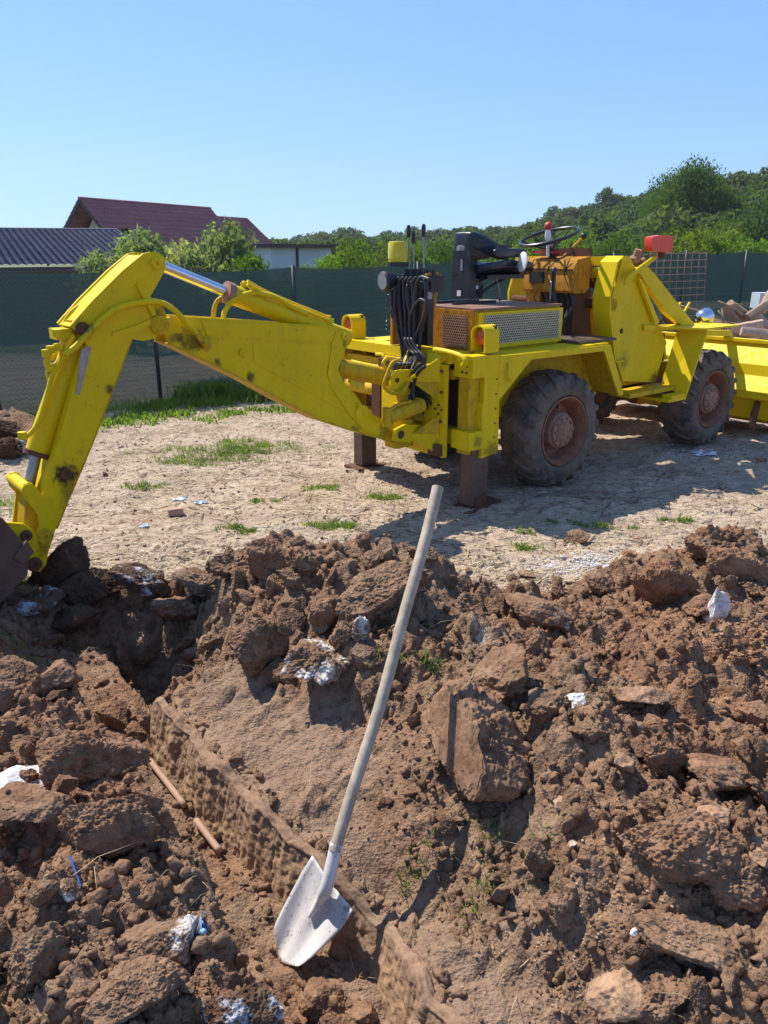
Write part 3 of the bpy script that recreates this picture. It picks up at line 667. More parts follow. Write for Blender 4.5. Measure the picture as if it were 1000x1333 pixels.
# --- wheels
def make_wheel(c, side, R, nl=20):
    "side -1: outer face towards -y"
    w_ = .145; c = Vector(c); A = (0, side, 0)
    wh = B()
    # deep dished rim: lip, well, disc
    lathe(wh, [(w_-.012, .262), (w_+.004, .262), (w_+.006, .25), (w_-.006, .246), (w_-.02, .232), (w_-.075, .225), (w_-.10, .215), (w_-.125, .205), (w_-.13, .12), (w_-.14, .0), (w_-.155, 0), (w_-.15, .22), (-w_, .262)], c, A, 56)
    rim = obj('wheel', wh, M['rim'], MA, ang=40)
    ty = B()
    prof = [(-w_*.72, .258), (-w_-.004, .275), (-w_-.016, .31), (-w_-.012, .36), (-w_+.008, R-.05), (-w_+.03, R-.028), (-w_*.45, R-.022), (0, R-.019), (w_*.45, R-.022), (w_-.03, R-.028), (w_-.008, R-.05), (w_+.012, .36), (w_+.016, .31), (w_+.006, .275), (w_-.012, .2645), (w_*.72, .258)]
    lathe(ty, prof, c, A, 72, closed=True)
    for f in ty.faces: f.smooth = True
    ax = Vector((0, side, 0)); u, v = frame_of(ax)
    for s_ in (-1, 1):
        for k in range(nl):
            a0 = 2*math.pi*(k+(.5 if s_ > 0 else 0))/nl; secs = []
            for (yy, rr, da, hw, hgt) in ((-.012, R-.021, -.02, .02, .020), (.05, R-.023, .075, .020, .023), (.105, R-.03, .145, .024, .027), (.142, R-.052, .175, .028, .024), (.152, R-.085, .185, .026, .010)):
                a = a0+da*1.15; rad = u*math.cos(a)+v*math.sin(a); tan = u*-math.sin(a)+v*math.cos(a)
                q = c+ax*(s_*yy)
                nrm = rad if yy < .12 else (rad*.55+ax*s_*.85).normalized() if yy < .148 else (ax*s_)
                b0 = q+rad*(rr-.006); secs.append([ty.verts.new(b0-tan*hw), ty.verts.new(b0+nrm*hgt-tan*hw*.62), ty.verts.new(b0+nrm*hgt+tan*hw*.62), ty.verts.new(b0+tan*hw)])
            for p_, q_ in zip(secs, secs[1:]):
                for i in range(4): ty.faces.new((p_[i], p_[(i+1) % 4], q_[(i+1) % 4], q_[i]))
            ty.faces.new(secs[0]); ty.faces.new(secs[-1][::-1])
    tyo = obj('tyre', ty, M['tyre'], rim, ang=32)
    hb = B()
    lathe(hb, [(-.02, .14), (w_-.05, .14), (w_-.035, .132), (w_-.03, .122), (w_-.012, .118), (w_-.006, .11), (w_-.006, .075), (w_+.002, .07), (w_+.006, .06), (w_+.006, .03), (w_+.012, .026), (w_+.012, 0)], c, A, 40)
    bolts(hb, c+Vector((0, side*(w_-.008), 0)), A, .096, 10, .011, .016)
    bolts(hb, c+Vector((0, side*(w_+.004), 0)), A, .05, 6, .006, .006)
    bolts(hb, c+Vector((0, side*(w_-.13), 0)), A, .168, 10, .012, .03)
    obj('hub', hb, M['hub'], rim, ang=35)
    return rim
t = NT('dusty_tyre_rubber'); P = t.tc.outputs['Object']; a = t.noise(P, 7, 6, .65); b = t.noise(P, 45, 5, .7)
cc = t.mix(t.ramp(a, [(.35, 0.), (.65, 1.)]), (.05, .045, .042), (.19, .14, .10)); cc = t.mix(t.ramp(b, [(.45, 0.), (.75, .6)]), cc, (.17, .125, .09))
M['tyre'] = t.fin(cc, .85, 0, t.bump(t.math('ADD', a, b), .5, .006))
for (x, y) in ((.74, -.605), (2.87, -.605), (.74, .605), (2.87, .605)):
    make_wheel((x, y, .437), -1 if y < 0 else 1, .445)
pcyl('axle', (.74, -.5, .43), (.74, .5, .43), .06, 'rust'); pcyl('axle', (2.87, -.5, .43), (2.87, .5, .43), .06, 'rust')
b = B(); bmesh.ops.create_uvsphere(b, u_segments=20, v_segments=12, radius=.15, matrix=Matrix.Translation((.74, .05, .43)) @ Matrix.Diagonal((1, .9, 1, 1))); part('differential', b, 'rust', w=0)
b = B(); bmesh.ops.create_uvsphere(b, u_segments=20, v_segments=12, radius=.15, matrix=Matrix.Translation((2.87, .05, .43)) @ Matrix.Diagonal((1, .9, 1, 1))); part('differential', b, 'rust', w=0)
for y in (-.3, .22): pbox('chassis_beam', -.15, 3.2, y, y+.08, .58, .74, 'yellow_dirty')
pbox('gearbox', .9, 1.9, -.16, .16, .38, .7, 'rust', w=.03); pbox('sump', 1.95, 2.6, -.14, .14, .4, .72, 'rust', w=.04)
hose('exhaust_hose', [(1.45, -.35, .62), (1.5, -.42, .52), (1.62, -.45, .48), (1.8, -.4, .55)], .022, 'darkgap')

# --- rear near stabiliser and mudguard side
pbox('stabiliser_post', -.135, 0, -.74, -.60, .40, 1.062)
b = B(); prism(b, [Vector((-.145, -.745, .37)), Vector((.012, -.745, .385)), Vector((.003, -.742, .43)), Vector((-.138, -.742, .43))], (0, .15, 0)); part('post_foot_collar', b)
pbox('stabiliser_guide', -.235, -.14, -.70, -.6, .4, 1.05, 'yellow_dirty')
pbox('stabiliser_clamp', -.262, -.13, -.752, -.58, .925, 1.068); pbox('stabiliser_clamp', -.272, -.15, -.752, -.58, .44, .565)
b = B()
for z in (.96, 1.0, 1.04): tube(b, [(-.264, -.70, z), (-.27, -.70, z)], .009, 8); tube(b, [(-.264, -.66, z), (-.27, -.66, z)], .009, 8)
part('clamp_bolts', b, 'rust', w=0)
pbox('guide_spacer', -.15, -.132, -.745, -.70, .57, .75)
lg = pbox('stabiliser_leg', -.20, -.045, -.72, -.61, .03, .45, 'leg')
b = B(); box(b, -.27, .07, -.76, -.56, 0, .022); box(b, -.16, -.07, -.73, -.60, .02, .1)
for v in b.verts: v.co.z += (v.co.x+.1)*.1-.005
part('foot_plate', b, 'rust', lg)
hose('lifting_eye', [(.08, -.745, 1.0), (.075, -.757, .97), (.078, -.76, .9), (.1, -.757, .87), (.115, -.745, .885)], .006, 'yellow')
b = B(); out = [Vector((0, -.742, .385)), Vector((.028, -.742, .385))]+[mp(*p, y=-.742) for p in ((650, 521), (692, 468), (787, 457), (806, 515.5))]
out += [mp(812, 514, y=-.742), mp(795, 449, y=-.742)]+[Vector((0.0, -.742, 1.052))]
prism(b, out, (0, .022, 0)); part('mudguard_side', b)
b = B(); e = mp(795, 449, y=-.742).x; box(b, .002, e, -.722, -.5, 1.032, 1.052); part('mudguard_top', b, 'yellow_lit')
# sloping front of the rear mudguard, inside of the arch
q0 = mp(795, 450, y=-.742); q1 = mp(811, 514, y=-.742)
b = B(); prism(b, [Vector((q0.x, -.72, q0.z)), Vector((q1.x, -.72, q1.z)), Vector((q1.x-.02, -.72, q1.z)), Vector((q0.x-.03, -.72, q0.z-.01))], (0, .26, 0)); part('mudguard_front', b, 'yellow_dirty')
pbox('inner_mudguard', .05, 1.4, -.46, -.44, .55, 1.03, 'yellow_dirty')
pbox('mudguard_rib', .86, .93, -.72, -.463, 1.0, 1.03, 'orange')
b = B(); prism(b, [Vector((1.3, -.5, .5)), Vector((1.45, -.5, .62)), Vector((1.38, -.5, .64)), Vector((1.2, -.5, .6))], (0, .05, 0)); part('bracket', b)
# far side
pbox('stabiliser_post', -.135, 0, .60, .74, .40, 1.062); pbox('stabiliser_guide', -.235, -.14, .60, .70, .4, 1.05, 'yellow_dirty')
lg = pbox('stabiliser_leg', -.13, .02, .615, .725, .03, .5, 'leg')
b = B(); box(b, -.2, .12, .57, .77, 0, .02); part('foot_plate', b, 'rust', lg)
pbox('mudguard_side', .0, 1.3, .72, .742, .86, 1.052); pbox('mudguard_top', .002, 1.3, .5, .718, 1.032, 1.052, 'yellow_lit')
# cross rails
pbox('rear_rail', -.30, -.13, -.575, .735, 1.005, 1.075, 'yellow_lit'); pbox('rear_rail', -.27, -.2, -.575, .7, .90, .965, 'yellow_dirty')
pbox('rear_rail', -.27, -.17, -.575, .7, .46, .56, 'yellow_dirty')
pbox('rear_panel', -.13, -.1, -.55, .55, .5, 1.0, 'rust')
pcyl('spacer_tube', (-.24, .62, .72), (-.24, -.1, .72), .05, 'yellow_dirty')
b = B(); box(b, -.34, -.3, .60, .70, .93, 1.06); part('rail_bracket', b, 'yellow_lit')
pbox('hanging_bracket', -.335, -.26, .12, .22, .5, .9, 'rust')
# deck between the mudguards
pbox('deck', -.12, 1.42, -.497, .498, 1.0, 1.045, 'rust')
pbox('deck_plate', .95, 1.42, -.66, .3, 1.055, 1.075, 'leg')

# --- carriage with swing post
KP = Vector((-.40, -.30, 0))
b = B(); box(b, -.335, -.30, -.57, .10, .37, 1.0)
part('carriage_plate', b)
def tri(name, pts, th, m='yellow'):
    b = B(); pts = [Vector(p) for p in pts]; n = (pts[1]-pts[0]).cross(pts[2]-pts[0]).normalized(); prism(b, [p-n*th/2 for p in pts], n*th); return part(name, b, m, w=.002)
for z, s_ in ((.885, 1), (.5, -1)):
    b = B(); prism(b, [Vector((-.30, -.56, z)), Vector((-.30, .06, z)), Vector((-.43, -.2, z)), Vector((-.52, -.24, z)), Vector((-.52, -.37, z)), Vector((-.45, -.42, z))], (0, 0, .03)); part('carriage_shelf', b)
tri('gusset', [(-.335, -.52, .915), (-.335, -.52, 1.05), (-.5, -.4, .915)], .016); tri('gusset', [(-.335, -.2, .915), (-.335, -.2, 1.07), (-.47, -.25, .915)], .016, 'yellow_lit')
tri('gusset', [(-.30, -.56, 1.06), (-.30, -.36, 1.06), (-.40, -.46, .915)], .012, 'yellow_lit'); tri('gusset', [(-.335, -.5, .5), (-.335, -.5, .39), (-.47, -.38, .5)], .016)
tri('gusset', [(-.335, -.5, .885), (-.335, -.5, .76), (-.47, -.38, .885)], .014, 'yellow_dirty'); tri('gusset', [(-.335, -.53, .53), (-.335, -.53, .67), (-.46, -.40, .53)], .014, 'yellow_dirty')
b = B(); lathe(b, [(0, .0), (0, .06), (.05, .06), (.052, .072), (.09, .072), (.092, .056), (.15, .056), (.152, .07), (.2, .07), (.202, .055), (.26, .055), (.262, .068), (.3, .068), (.302, .06), (.36, .06), (.36, 0)], KP+Vector((-.06, 0, .53)), (0, 0, 1), 28)
kp = part('swing_post', b, 'yellow_dirty', w=0)
b = B(); box(b, -.58, -.42, -.36, -.24, .43, .53); part('boom_foot_casting', b, 'yellow_dirty', w=.02)
for y in (-.40, -.20): yplate('boom_foot_lug', [(512, 574), (514, 560), (527, 553), (549, 553), (549, 570), (533, 576)], y, .022)
pcyl('pin', mp(522.5, 566, y=-.405), mp(522.5, 566, y=-.405)+Vector((0, .24, 0)), .028, 'rust')
b = B(); d0 = mp(505, 543, y=-.42); d1 = mp(549, 527, y=-.42); tube(b, [d0, d0+(d1-d0)*.02, d1], [.045, .05, .05], 24); swc = part('swing_cylinder', b, 'yellow_dirty')
b = B(); d2 = d1+(d1-d0).normalized()*.2+Vector((0, .12, 0)); tube(b, [d1-Vector((0, 0, 0)), d2], .022, 16); part('cylinder_rod', b, 'steel', swc, w=0)
b = B(); lathe(b, [(-.06, 0), (-.06, .035), (.06, .035), (.06, 0)], d0, (0, 0, 1), 16); part('cylinder_eye', b, 'yellow_dirty', swc, w=0)
pcyl('swing_cylinder', (-.25, -.46, .80), (-.42, -.30, .80), .04, 'darkgap'); pcyl('swing_cylinder', (-.22, -.42, .60), (-.46, -.18, .62), .045, 'yellow_dirty')
pbox('carriage_clamp', -.36, -.335, -.56, -.44, .38, .46, 'rust', w=.01)
b = B(); prism(b, [mp(a, c_, y=-.34) for a, c_ in ((533, 552), (562, 560), (606, 577), (598, 583), (562, 572), (536, 560))], (0, .02, 0)); part('rusty_brace', b, 'rust')
for y in (-.375, -.215): yplate('cylinder_clevis', [(508, 509), (510, 488), (516, 482), (539, 481), (533, 500), (526, 513), (514, 515)], y, .02)
pcyl('pin', mp(517.5, 495, y=-.38), mp(517.5, 495, y=-.38)+Vector((0, .18, 0)), .016, 'rust')

# --- boom
YN, YF = -.34, -.16     # near and far faces
def off(pxs, y): return pane(pxs, y)
bo = [(225, 411), (291, 415), (435, 425), (450, 428.5), (454.5, 433), (455, 441), (444.5, 467), (440.5, 482), (447, 497), (461, 512), (478, 535), (500, 547), (520, 552), (529, 556), (531, 566), (526, 575), (513, 576), (480, 567), (462, 561), (420, 548), (372, 524), (324, 497), (262, 467), (219, 446), (214, 434), (216, 421)]
boom = yplate('boom', bo, YN, .018)
fb = B(); prism(fb, [v+Vector((0, .162, 0)) for v in pane(bo, YN)], (0, .018, 0)); part('far_side_plate', fb, 'yellow', boom)
def strip(name, pxs, y0, y1, th, m, parent):
    "bent sheet that follows an outline between two planes"
    P3 = pane(pxs, YN); b = B()
    for a, c_ in zip(P3, P3[1:]):
        d = (c_-a).normalized(); n = Vector((d.z, 0, -d.x))*th
        prism(b, [Vector((a.x, y0, a.z)), Vector((c_.x, y0, c_.z)), Vector((c_.x, y0, c_.z))+n, Vector((a.x, y0, a.z))+n], (0, y1-y0, 0))
    return part(name, b, m, parent, w=0)
strip('top_sheet', [(226, 414), (291, 418), (330, 420)], YN+.019, YF-.019, .008, 'yellow_lit', boom)
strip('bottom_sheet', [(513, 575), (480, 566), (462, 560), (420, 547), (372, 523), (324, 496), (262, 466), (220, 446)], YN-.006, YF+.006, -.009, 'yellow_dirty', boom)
yplate('stiffener_plate', [(438, 431), (450, 431), (453, 441), (443, 467), (438.5, 482), (445, 500), (466, 524), (487, 548), (504, 561), (497, 569), (474, 560), (456, 540), (433, 507), (427, 487), (433, 446)], YN-.012, .011, 'yellow', boom, .005)
yplate('side_panel', [(329, 446), (433, 449), (425, 484), (428, 494), (452, 535), (432, 527), (331, 472)], YN-.004, .004, 'yellow', boom, .0015)
yplate('top_band', [(262, 417), (436, 427), (448, 431), (447, 439), (436, 446), (270, 437)], YN-.005, .004, 'yellow', boom, .002)
def disc(name, px, py, y, r, h, m, parent, hole=0.):
    b = B(); c = mp(px, py, y=y); lathe(b, [(0, 0), (0, r), (h*.7, r), (h, r*.85), (h, r*.3), (h*.5, r*.22), (h*.5, 0)], c, (0, -1, 0), 24); return part(name, b, m, parent, w=0)
disc('pin', 448, 438, YN-.012, .022, .014, 'yellow', boom); disc('boss', 315, 459, YN-.005, .018, .01, 'yellow', boom)
disc('boss', 455, 496, YN, .012, .03, 'yellow', boom); disc('boss', 465, 527, YN-.012, .014, .03, 'yellow', boom)
disc('boss', 327, 492, YN, .014, .008, 'yellow', boom); disc('boss', 283, 471, YN, .012, .006, 'yellow', boom)
disc('boss', 471, 538, YN-.014, .055, .012, 'yellow', boom)
b = B(); prism(b, pane([(237, 425), (250, 432), (243, 436), (238, 432)], YN-.004), (0, .004, 0)); part('weld_patch', b, 'yellow_dirty', boom, w=0)
# --- dipper arm
YS, YT = -.36, -.14
bead = [(187, 330), (196, 328), (206, 329), (214, 335), (216.5, 345), (213, 356), (205, 370), (196, 386), (207, 394), (215, 405), (217.5, 418), (213, 432), (200, 441), (187, 444), (171, 441), (147, 504), (124, 565), (105, 611), (86, 655), (72, 690), (63, 719), (60, 735), (52, 744), (44, 743), (39, 733), (42, 720), (50, 700), (52, 672), (56, 640), (75, 580), (95, 507), (113, 449), (105, 437), (92, 424), (120, 392), (160, 352)]
arm = yplate('dipper_arm', bead, YS, .02)
fb = B(); prism(fb, [v+Vector((0, .20, 0)) for v in pane(bead, YS)], (0, .02, 0)); part('far_side_plate', fb, 'yellow', arm)
strip('back_sheet', [(113, 451), (95, 508), (76, 580), (57, 640), (53, 668)], YS+.02, YT-.001, .01, 'yellow_lit', arm)
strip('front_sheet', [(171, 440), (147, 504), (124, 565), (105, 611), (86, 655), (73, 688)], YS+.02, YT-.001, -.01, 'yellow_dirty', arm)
strip('crest_sheet', [(92, 425), (120, 393), (160, 353), (184, 332)], YS+.021, YT-.001, .008, 'yellow_lit', arm)
b = B(); prism(b, pane([(178, 370), (182, 368), (197, 393), (204, 410), (199, 411), (190, 394)], YS-.02), (0, .02, 0)); part('weld_rib', b, 'yellow', arm)
b = B(); prism(b, pane([(147, 437), (148, 433), (176, 424), (203, 413), (206, 419), (178, 432)], YS-.016), (0, .016, 0)); part('weld_rib', b, 'yellow', arm)
disc('pin', 203, 343, YS, .03, .018, 'yellow', arm)
b = B(); c = mp(206.5, 423, y=YS); lathe(b, [(0, 0), (0, .05), (.02, .05), (.026, .044), (.026, .0)], c, (0, -1, 0), 28); bolts(b, c+Vector((0, -.024, 0)), (0, -1, 0), .03, 6, .009, .008); part('pivot_cap', b, 'yellow_dirty', arm, w=0)
disc('boss', 142, 507, YS, .02, .008, 'yellow', arm)
b = B(); prism(b, pane([(106, 455), (116, 451), (119, 453), (104, 514), (99, 513)], YS-.006), (0, .005, 0)); part('bare_strip', b, 'steel', arm)
t = NT('burnt_oil_stain_paint'); P = t.tc.outputs['Object']; 
b = B(); c = mp(86, 617, y=YS); lathe(b, [(0, 0), (0, .026), (.006, .03), (.008, .02), (.004, .012), (.004, 0)], c, (0, -1, 0), 20); part('greasy_boss', b, 'rust', arm, w=0)
disc('pin', 58, 698, YS-.018, .042, .016, 'yellow_dirty', arm); disc('pin', 45.5, 734, YS-.001, .034, .016, 'yellow_dirty', arm)
# stick cylinder between boom and arm ear
cy0 = mp(299, 382, y=-.25); cy1 = mp(452, 440, y=-.25); e0 = mp(203, 343, y=-.25)
b = B(); tube(b, [cy0, cy0+(cy1-cy0)*.02, cy1], [.05, .056, .056], 28); sc_ = part('boom_cylinder', b, 'yellow')
b = B(); tube(b, [e0, cy0], .03, 24); part('cylinder_rod', b, 'chrome', sc_, w=0)
b = B(); dd = (cy1-cy0).normalized(); tube(b, [cy0-dd*.03, cy0+dd*.012], .062, 28); part('gland', b, 'hub', sc_)
c = mp(316, 368, y=-.25); b = B(); tube(b, [c+Vector((0, 0, -.07)), c], .014, 10); tube(b, [c, c+dd*.05, c+dd*.08+Vector((0, 0, -.03))], .014, 10); part('elbow_fitting', b, 'yellow', sc_, w=0)
for dy, o_ in ((-.03, 0), (.02, -4)):
    b = B(); tube(b, curve([mp(x_, y_, y=-.27+dy) for x_, y_ in ((322, 370+o_), (345, 383+o_), (380, 398+o_), (405, 408+o_), (428, 417+o_))]), .010, 8); part('oil_pipe', b, 'yellow', sc_, w=0)
b = B(); c = mp(428, 417, y=-.27); tube(b, [c+Vector((0, 0, -.06)), c+Vector((0, 0, .03))], .016, 8); box(b, c.x-.04, c.x+.02, c.y-.03, c.y+.05, c.z-.01, c.z+.012); part('pipe_bracket', b, 'yellow', sc_, w=0)
hose('yellow_hose', [mp(x_, y_, y=-.30) for x_, y_ in ((291, 417), (293, 405), (306, 389), (329, 381.5), (352, 385), (368, 392), (381, 400), (400, 409))], .015, 'yellow')
hose('yellow_hose', [mp(x_, y_, y=-.22) for x_, y_ in ((278, 415), (279, 402), (284, 391), (296, 386), (306, 392))], .014, 'yellow_dirty')
hose('yellow_hose', [mp(x_, y_, y=-.385) for x_, y_ in ((268, 450), (246, 424), (226, 403), (205, 393), (176, 395), (148, 404), (118, 430), (100, 450), (84, 462))], .0155, 'yellow')
b = B(); c = mp(268, 450, y=-.37); tube(b, [c+Vector((-.02, 0, .03)), c+Vector((.02, 0, -.01))], .022, 8); part('hose_end', b, 'yellow_dirty', w=0)
hose('yellow_hose', [mp(x_, y_, y=-.20) for x_, y_ in ((112, 394), (96, 404), (86, 418), (82, 440), (78, 455), (66, 468))], .013, 'yellow')
# bucket cylinder
k0 = mp(97, 448, y=-.25); k1 = mp(47.5, 590, y=-.25); k2 = mp(37, 638, y=-.25); kd = (k1-k0).normalized()
b = B(); tube(b, [k0-kd*.03, k0, k1-kd*.05, k1], [.045, .056, .058, .055], 28); bc = part('bucket_cylinder', b, 'yellow')
b = B(); tube(b, [k1, k2], .027, 20); part('cylinder_rod', b, 'steel', bc, w=0)
b = B(); tube(b, [k1-kd*.012, k1+kd*.012], .062, 28); part('gland', b, 'rust', bc)
b = B(); box(b, k0.x-.02, k0.x+.09, -.30, -.20, k0.z-.0, k0.z+.12); part('cylinder_clevis', b, 'yellow_dirty', bc, w=.02)
pcyl('pin', mp(108, 428, y=-.37), mp(108, 428, y=-.37)+Vector((0, .24, 0)), .032, 'rust', arm)
hose('yellow_hose', [mp(x_, y_, y=-.32) for x_, y_ in ((97, 436), (88, 450), (80, 466), (70, 478), (64, 480), (61, 470), (66, 458), (74, 450))], .015, 'yellow', bc)
hose('yellow_hose', [mp(x_, y_, y=-.33) for x_, y_ in ((86, 460), (76, 475), (68, 490), (60, 520), (52, 545), (45, 558), (36, 567), (30, 568))], .013, 'yellow', bc)
hose('yellow_hose', [mp(x_, y_, y=-.30) for x_, y_ in ((64, 474), (62, 488), (64, 500), (57, 525), (48, 552))], .010, 'yellow', bc)
b = B()
for (x_, y_) in ((74, 434), (76, 452), (66, 455), (65, 478), (84, 462), (29, 567), (60, 460)): 
    c = mp(x_, y_, y=-.325); tube(b, [c-Vector((0, 0, .018)), c+Vector((0, 0, .018))], .021, 8)
c = mp(79, 436, y=-.28); box(b, c.x-.03, c.x+.10, -.31, -.2, c.z-.02, c.z+.03)
part('hose_fittings', b, 'yellow', bc, w=0)
# linkage and bucket
lk = [(37, 628), (43, 630), (50, 638), (62, 655), (72, 668), (75, 680), (69, 700), (62, 705), (50, 704), (47, 698), (51, 685), (50, 672), (44, 662), (30, 647), (28, 638), (31, 630)]
rk = yplate('rocker_arm', lk, YS-.02, .018); fb = B(); prism(fb, [v+Vector((0, .245, 0)) for v in pane(lk, YS-.02)], (0, .018, 0)); part('far_side_plate', fb, 'yellow', rk)
pcyl('pin', mp(37, 638, y=YS-.03), mp(37, 638, y=YS-.03)+Vector((0, .29, 0)), .03, 'yellow', rk)
b = B(); p0 = mp(33, 640, y=-.2); p1 = mp(30, 697, y=-.2); box(b, -.035, .035, -.09, .03, 0, 1)
dl = p0-p1
for v in b.verts: v.co = Vector((p1.x+v.co.x+dl.x*v.co.z, -.24+v.co.y, p1.z+dl.z*v.co.z))
part('bucket_link', b, 'yellow_dirty')
b = B(); p0 = mp(27, 634, y=-.13); p1 = mp(20, 694, y=-.13)
box(b, -.02, .02, -.01, .01, 0, 1)
for v in b.verts: v.co = Vector((p1.x+v.co.x+(p0-p1).x*v.co.z, -.125+v.co.y, p1.z+(p0-p1).z*v.co.z))
part('bucket_link', b, 'yellow')
ear = [(-14, 676), (4, 680), (30, 682), (43, 690), (49, 702), (52, 714), (57, 722), (57, 735), (50, 743), (40, 744), (31, 737), (20, 728), (-8, 742), (-26, 720)]
bk = B(); D = mp(45, 734, y=-.43); 
prof = [(-.03, .10), (-.12, .28), (-.2, .36), (-.46, .40), (-.66, .26), (-.74, .02), (-.66, -.2), (-.5, -.3), (-.44, -.3)]
th = .02; o3 = [Vector((D.x+a, -.5, D.z+b_)) for a, b_ in prof]; i3 = []
for i, p in enumerate(o3):
    d = (o3[min(i+1, len(o3)-1)]-o3[max(i-1, 0)]).normalized(); i3.append(p+Vector((d.z, 0, -d.x))*-th)
for i in range(len(o3)-1): prism(bk, [o3[i], o3[i+1], i3[i+1], i3[i]], (0, .5, 0))
buk = part('digging_bucket', bk, 'bucket', w=0)
for y in (-.515, .0):
    b = B(); prism(b, [Vector((D.x+a, y, D.z+b_)) for a, b_ in prof+[(-.06, -.02)]], (0, .015, 0)); part('bucket_side', b, 'bucket', buk)
b = B(); prism(b, pane([(25, 716), (35, 704), (45, 719), (31, 733), (18, 727)], -.53), (0, .015, 0)); part('side_cutter', b, 'leg', buk)
for k in range(4):
    y = -.48+k*.14; b = B(); p = Vector((D.x-.44, 0, D.z-.3)); prism(b, [p+Vector((-.05, y, 0)), p+Vector((.03, y, .03)), p+Vector((.14, y, -.02))], (0, .05, 0)); part('bucket_tooth', b, 'bucket', buk)
for y in (-.40, -.12): yplate('bucket_ear', ear, y, .022, 'yellow', buk)
disc('pin', 34, 697, -.40, .028, .018, 'rust', buk); disc('pin', 45, 734, -.40, .036, .02, 'rust', buk)

# --- seat base, grille
pbox('battery_box', .0, .9, -.5, .26, 1.046, 1.33, 'yellow_dirty', w=.006)
t = NT('perforated_sheet'); P = t.tc.outputs['Object']
M['boxtop'] = simple('rust_brown_top_sheet', (.24, .13, .085), .6, .1, .3, 12, .2)
pbox('box_lid', -.012, .91, -.512, .27, 1.332, 1.345, 'boxtop')
pbox('grille_frame', .012, .905, -.525, -.502, 1.072, 1.318, 'yellow', w=.004)
def grille(name, u0, u1, z0, z1, place, nx_, nz, m, parent=None, r=.40):
    "sheet with staggered round holes, real openings"
    b = B(); du = (u1-u0)/nx_; dz = (z1-z0)/nz; rr = min(du, dz)*r
    for j in range(nz):
        for i in range(nx_):
            o_ = du*.5 if j % 2 else 0; cu = u0+du*(i+.5)+o_*.98-du*.25; cz = z0+dz*(j+.5)
            a = [place(cu+du*.5*sx, cz+dz*.5*sz_) for sx, sz_ in ((-1, -1), (1, -1), (1, 1), (-1, 1))]
            hx = [place(cu+rr*math.cos(q), cz+rr*math.sin(q)) for q in [math.pi*(1.25+.5*k_) for k_ in range(4)]]
            A = [b.verts.new(v) for v in a]; Hh = [b.verts.new(v) for v in hx]
            for k_ in range(4): b.faces.new((A[k_], A[(k_+1) % 4], Hh[(k_+1) % 4], Hh[k_]))
    return obj(name, b, M[m], MA if parent is None else parent)
pbox('grille_backing', .07, .86, -.529, -.5255, 1.108, 1.292, 'darkgap', w=0)
M['grille'] = simple('dusty_perforated_sheet', (.55, .50, .34), .6, 0, .2, 30)
grille('perforated_grille', .055, .87, 1.10, 1.30, lambda u, z: Vector((u, -.533, z)), 42, 12, 'grille', r=.5)
pbox('rear_grille_frame', -.03, -.002, -.5, .0, 1.05, 1.33, 'orange', w=.004)
M['grille_rust'] = simple('rusty_perforated_sheet', (.42, .22, .13), .7, 0, .25, 30)
pbox('grille_backing', -.034, -.031, -.45, -.22, 1.09, 1.29, 'darkgap', w=0)
grille('perforated_grille', -.46, -.21, 1.08, 1.30, lambda u, z: Vector((-.038, u, z)), 12, 12, 'grille_rust', r=.48)
# tail lights
def tail(y0, x0=-.26, fx=-1):
    b = B(); n = 10; r = .065; pts = [Vector((x0, y0-r, 1.078)), Vector((x0, y0-r, 1.20))]
    pts += [Vector((x0, y0+r*math.cos(math.pi-math.pi*k/n), 1.2+r*.85*math.sin(math.pi*k/n))) for k in range(1, n)]+[Vector((x0, y0+r, 1.2)), Vector((x0, y0+r, 1.078))]
    inn = [p+Vector((0, (y0-p.y)*.14, (1.15-p.z)*.1)) for p in pts]; th_ = Vector((.135, 0, 0))
    for i in range(len(pts)-1):
        prism(b, [pts[i], pts[i+1], inn[i+1], inn[i]], th_)
    h = part('light_housing', b, 'yellow_lit', w=0)
    b = B(); box(b, x0+.10, x0+.12, y0-r*.85, y0+r*.85, 1.08, 1.25); part('back_plate', b, 'rust', h, w=0)
    b = B(); lathe(b, [(0, .0), (0, .052), (.02, .05), (.032, .03), (.036, 0)], (x0+.05, y0, 1.175), (-1, 0, 0), 20); 
    o = part('tail_light', b, 'taillens', h, w=0); o.scale = (1, 1, 1)
    b = B(); box(b, x0+.012, x0+.016, y0-.052, y0+.052, 1.173, 1.178); part('lens_bar', b, 'taillens', h, w=0)
tail(-.665, -.135); tail(.61, -.27)
# seat
PX = mp(611, 360, y=-.13).x
st = pbox('seat_pedestal', PX, PX+.075, -.13, .05, 1.38, 1.72, 'blackmetal', w=.012)
pbox('pedestal_bracket', PX+.075, PX+.17, -.11, .03, 1.38, 1.5, 'blackmetal', st)
b = B(); lathe(b, [(0, 0), (0, .05), (.03, .05), (.035, .03), (.05, .03), (.05, 0)], (PX+.03, -.03, 1.72), (0, 0, 1), 20); part('seat_swivel', b, 'steel', st, w=0)
b = B(); box(b, .16, .6, -.13, -.10, 1.347, 1.365); box(b, .16, .6, .05, .08, 1.347, 1.365); part('seat_rail', b, 'blackmetal', st)
b = B(); box(b, PX-.004, PX-.0005, -.06, -.04, 1.58, 1.66); part('label_sticker', b, 'steel', st, w=0)
b = B(); box(b, PX-.004, PX-.0005, -.05, -.01, 1.40, 1.44); part('label_sticker', b, 'white', st, w=0)
b = B(); box(b, PX+.09, PX+.115, -.1135, -.1105, 1.45, 1.475); part('label_sticker', b, 'white', st, w=0)
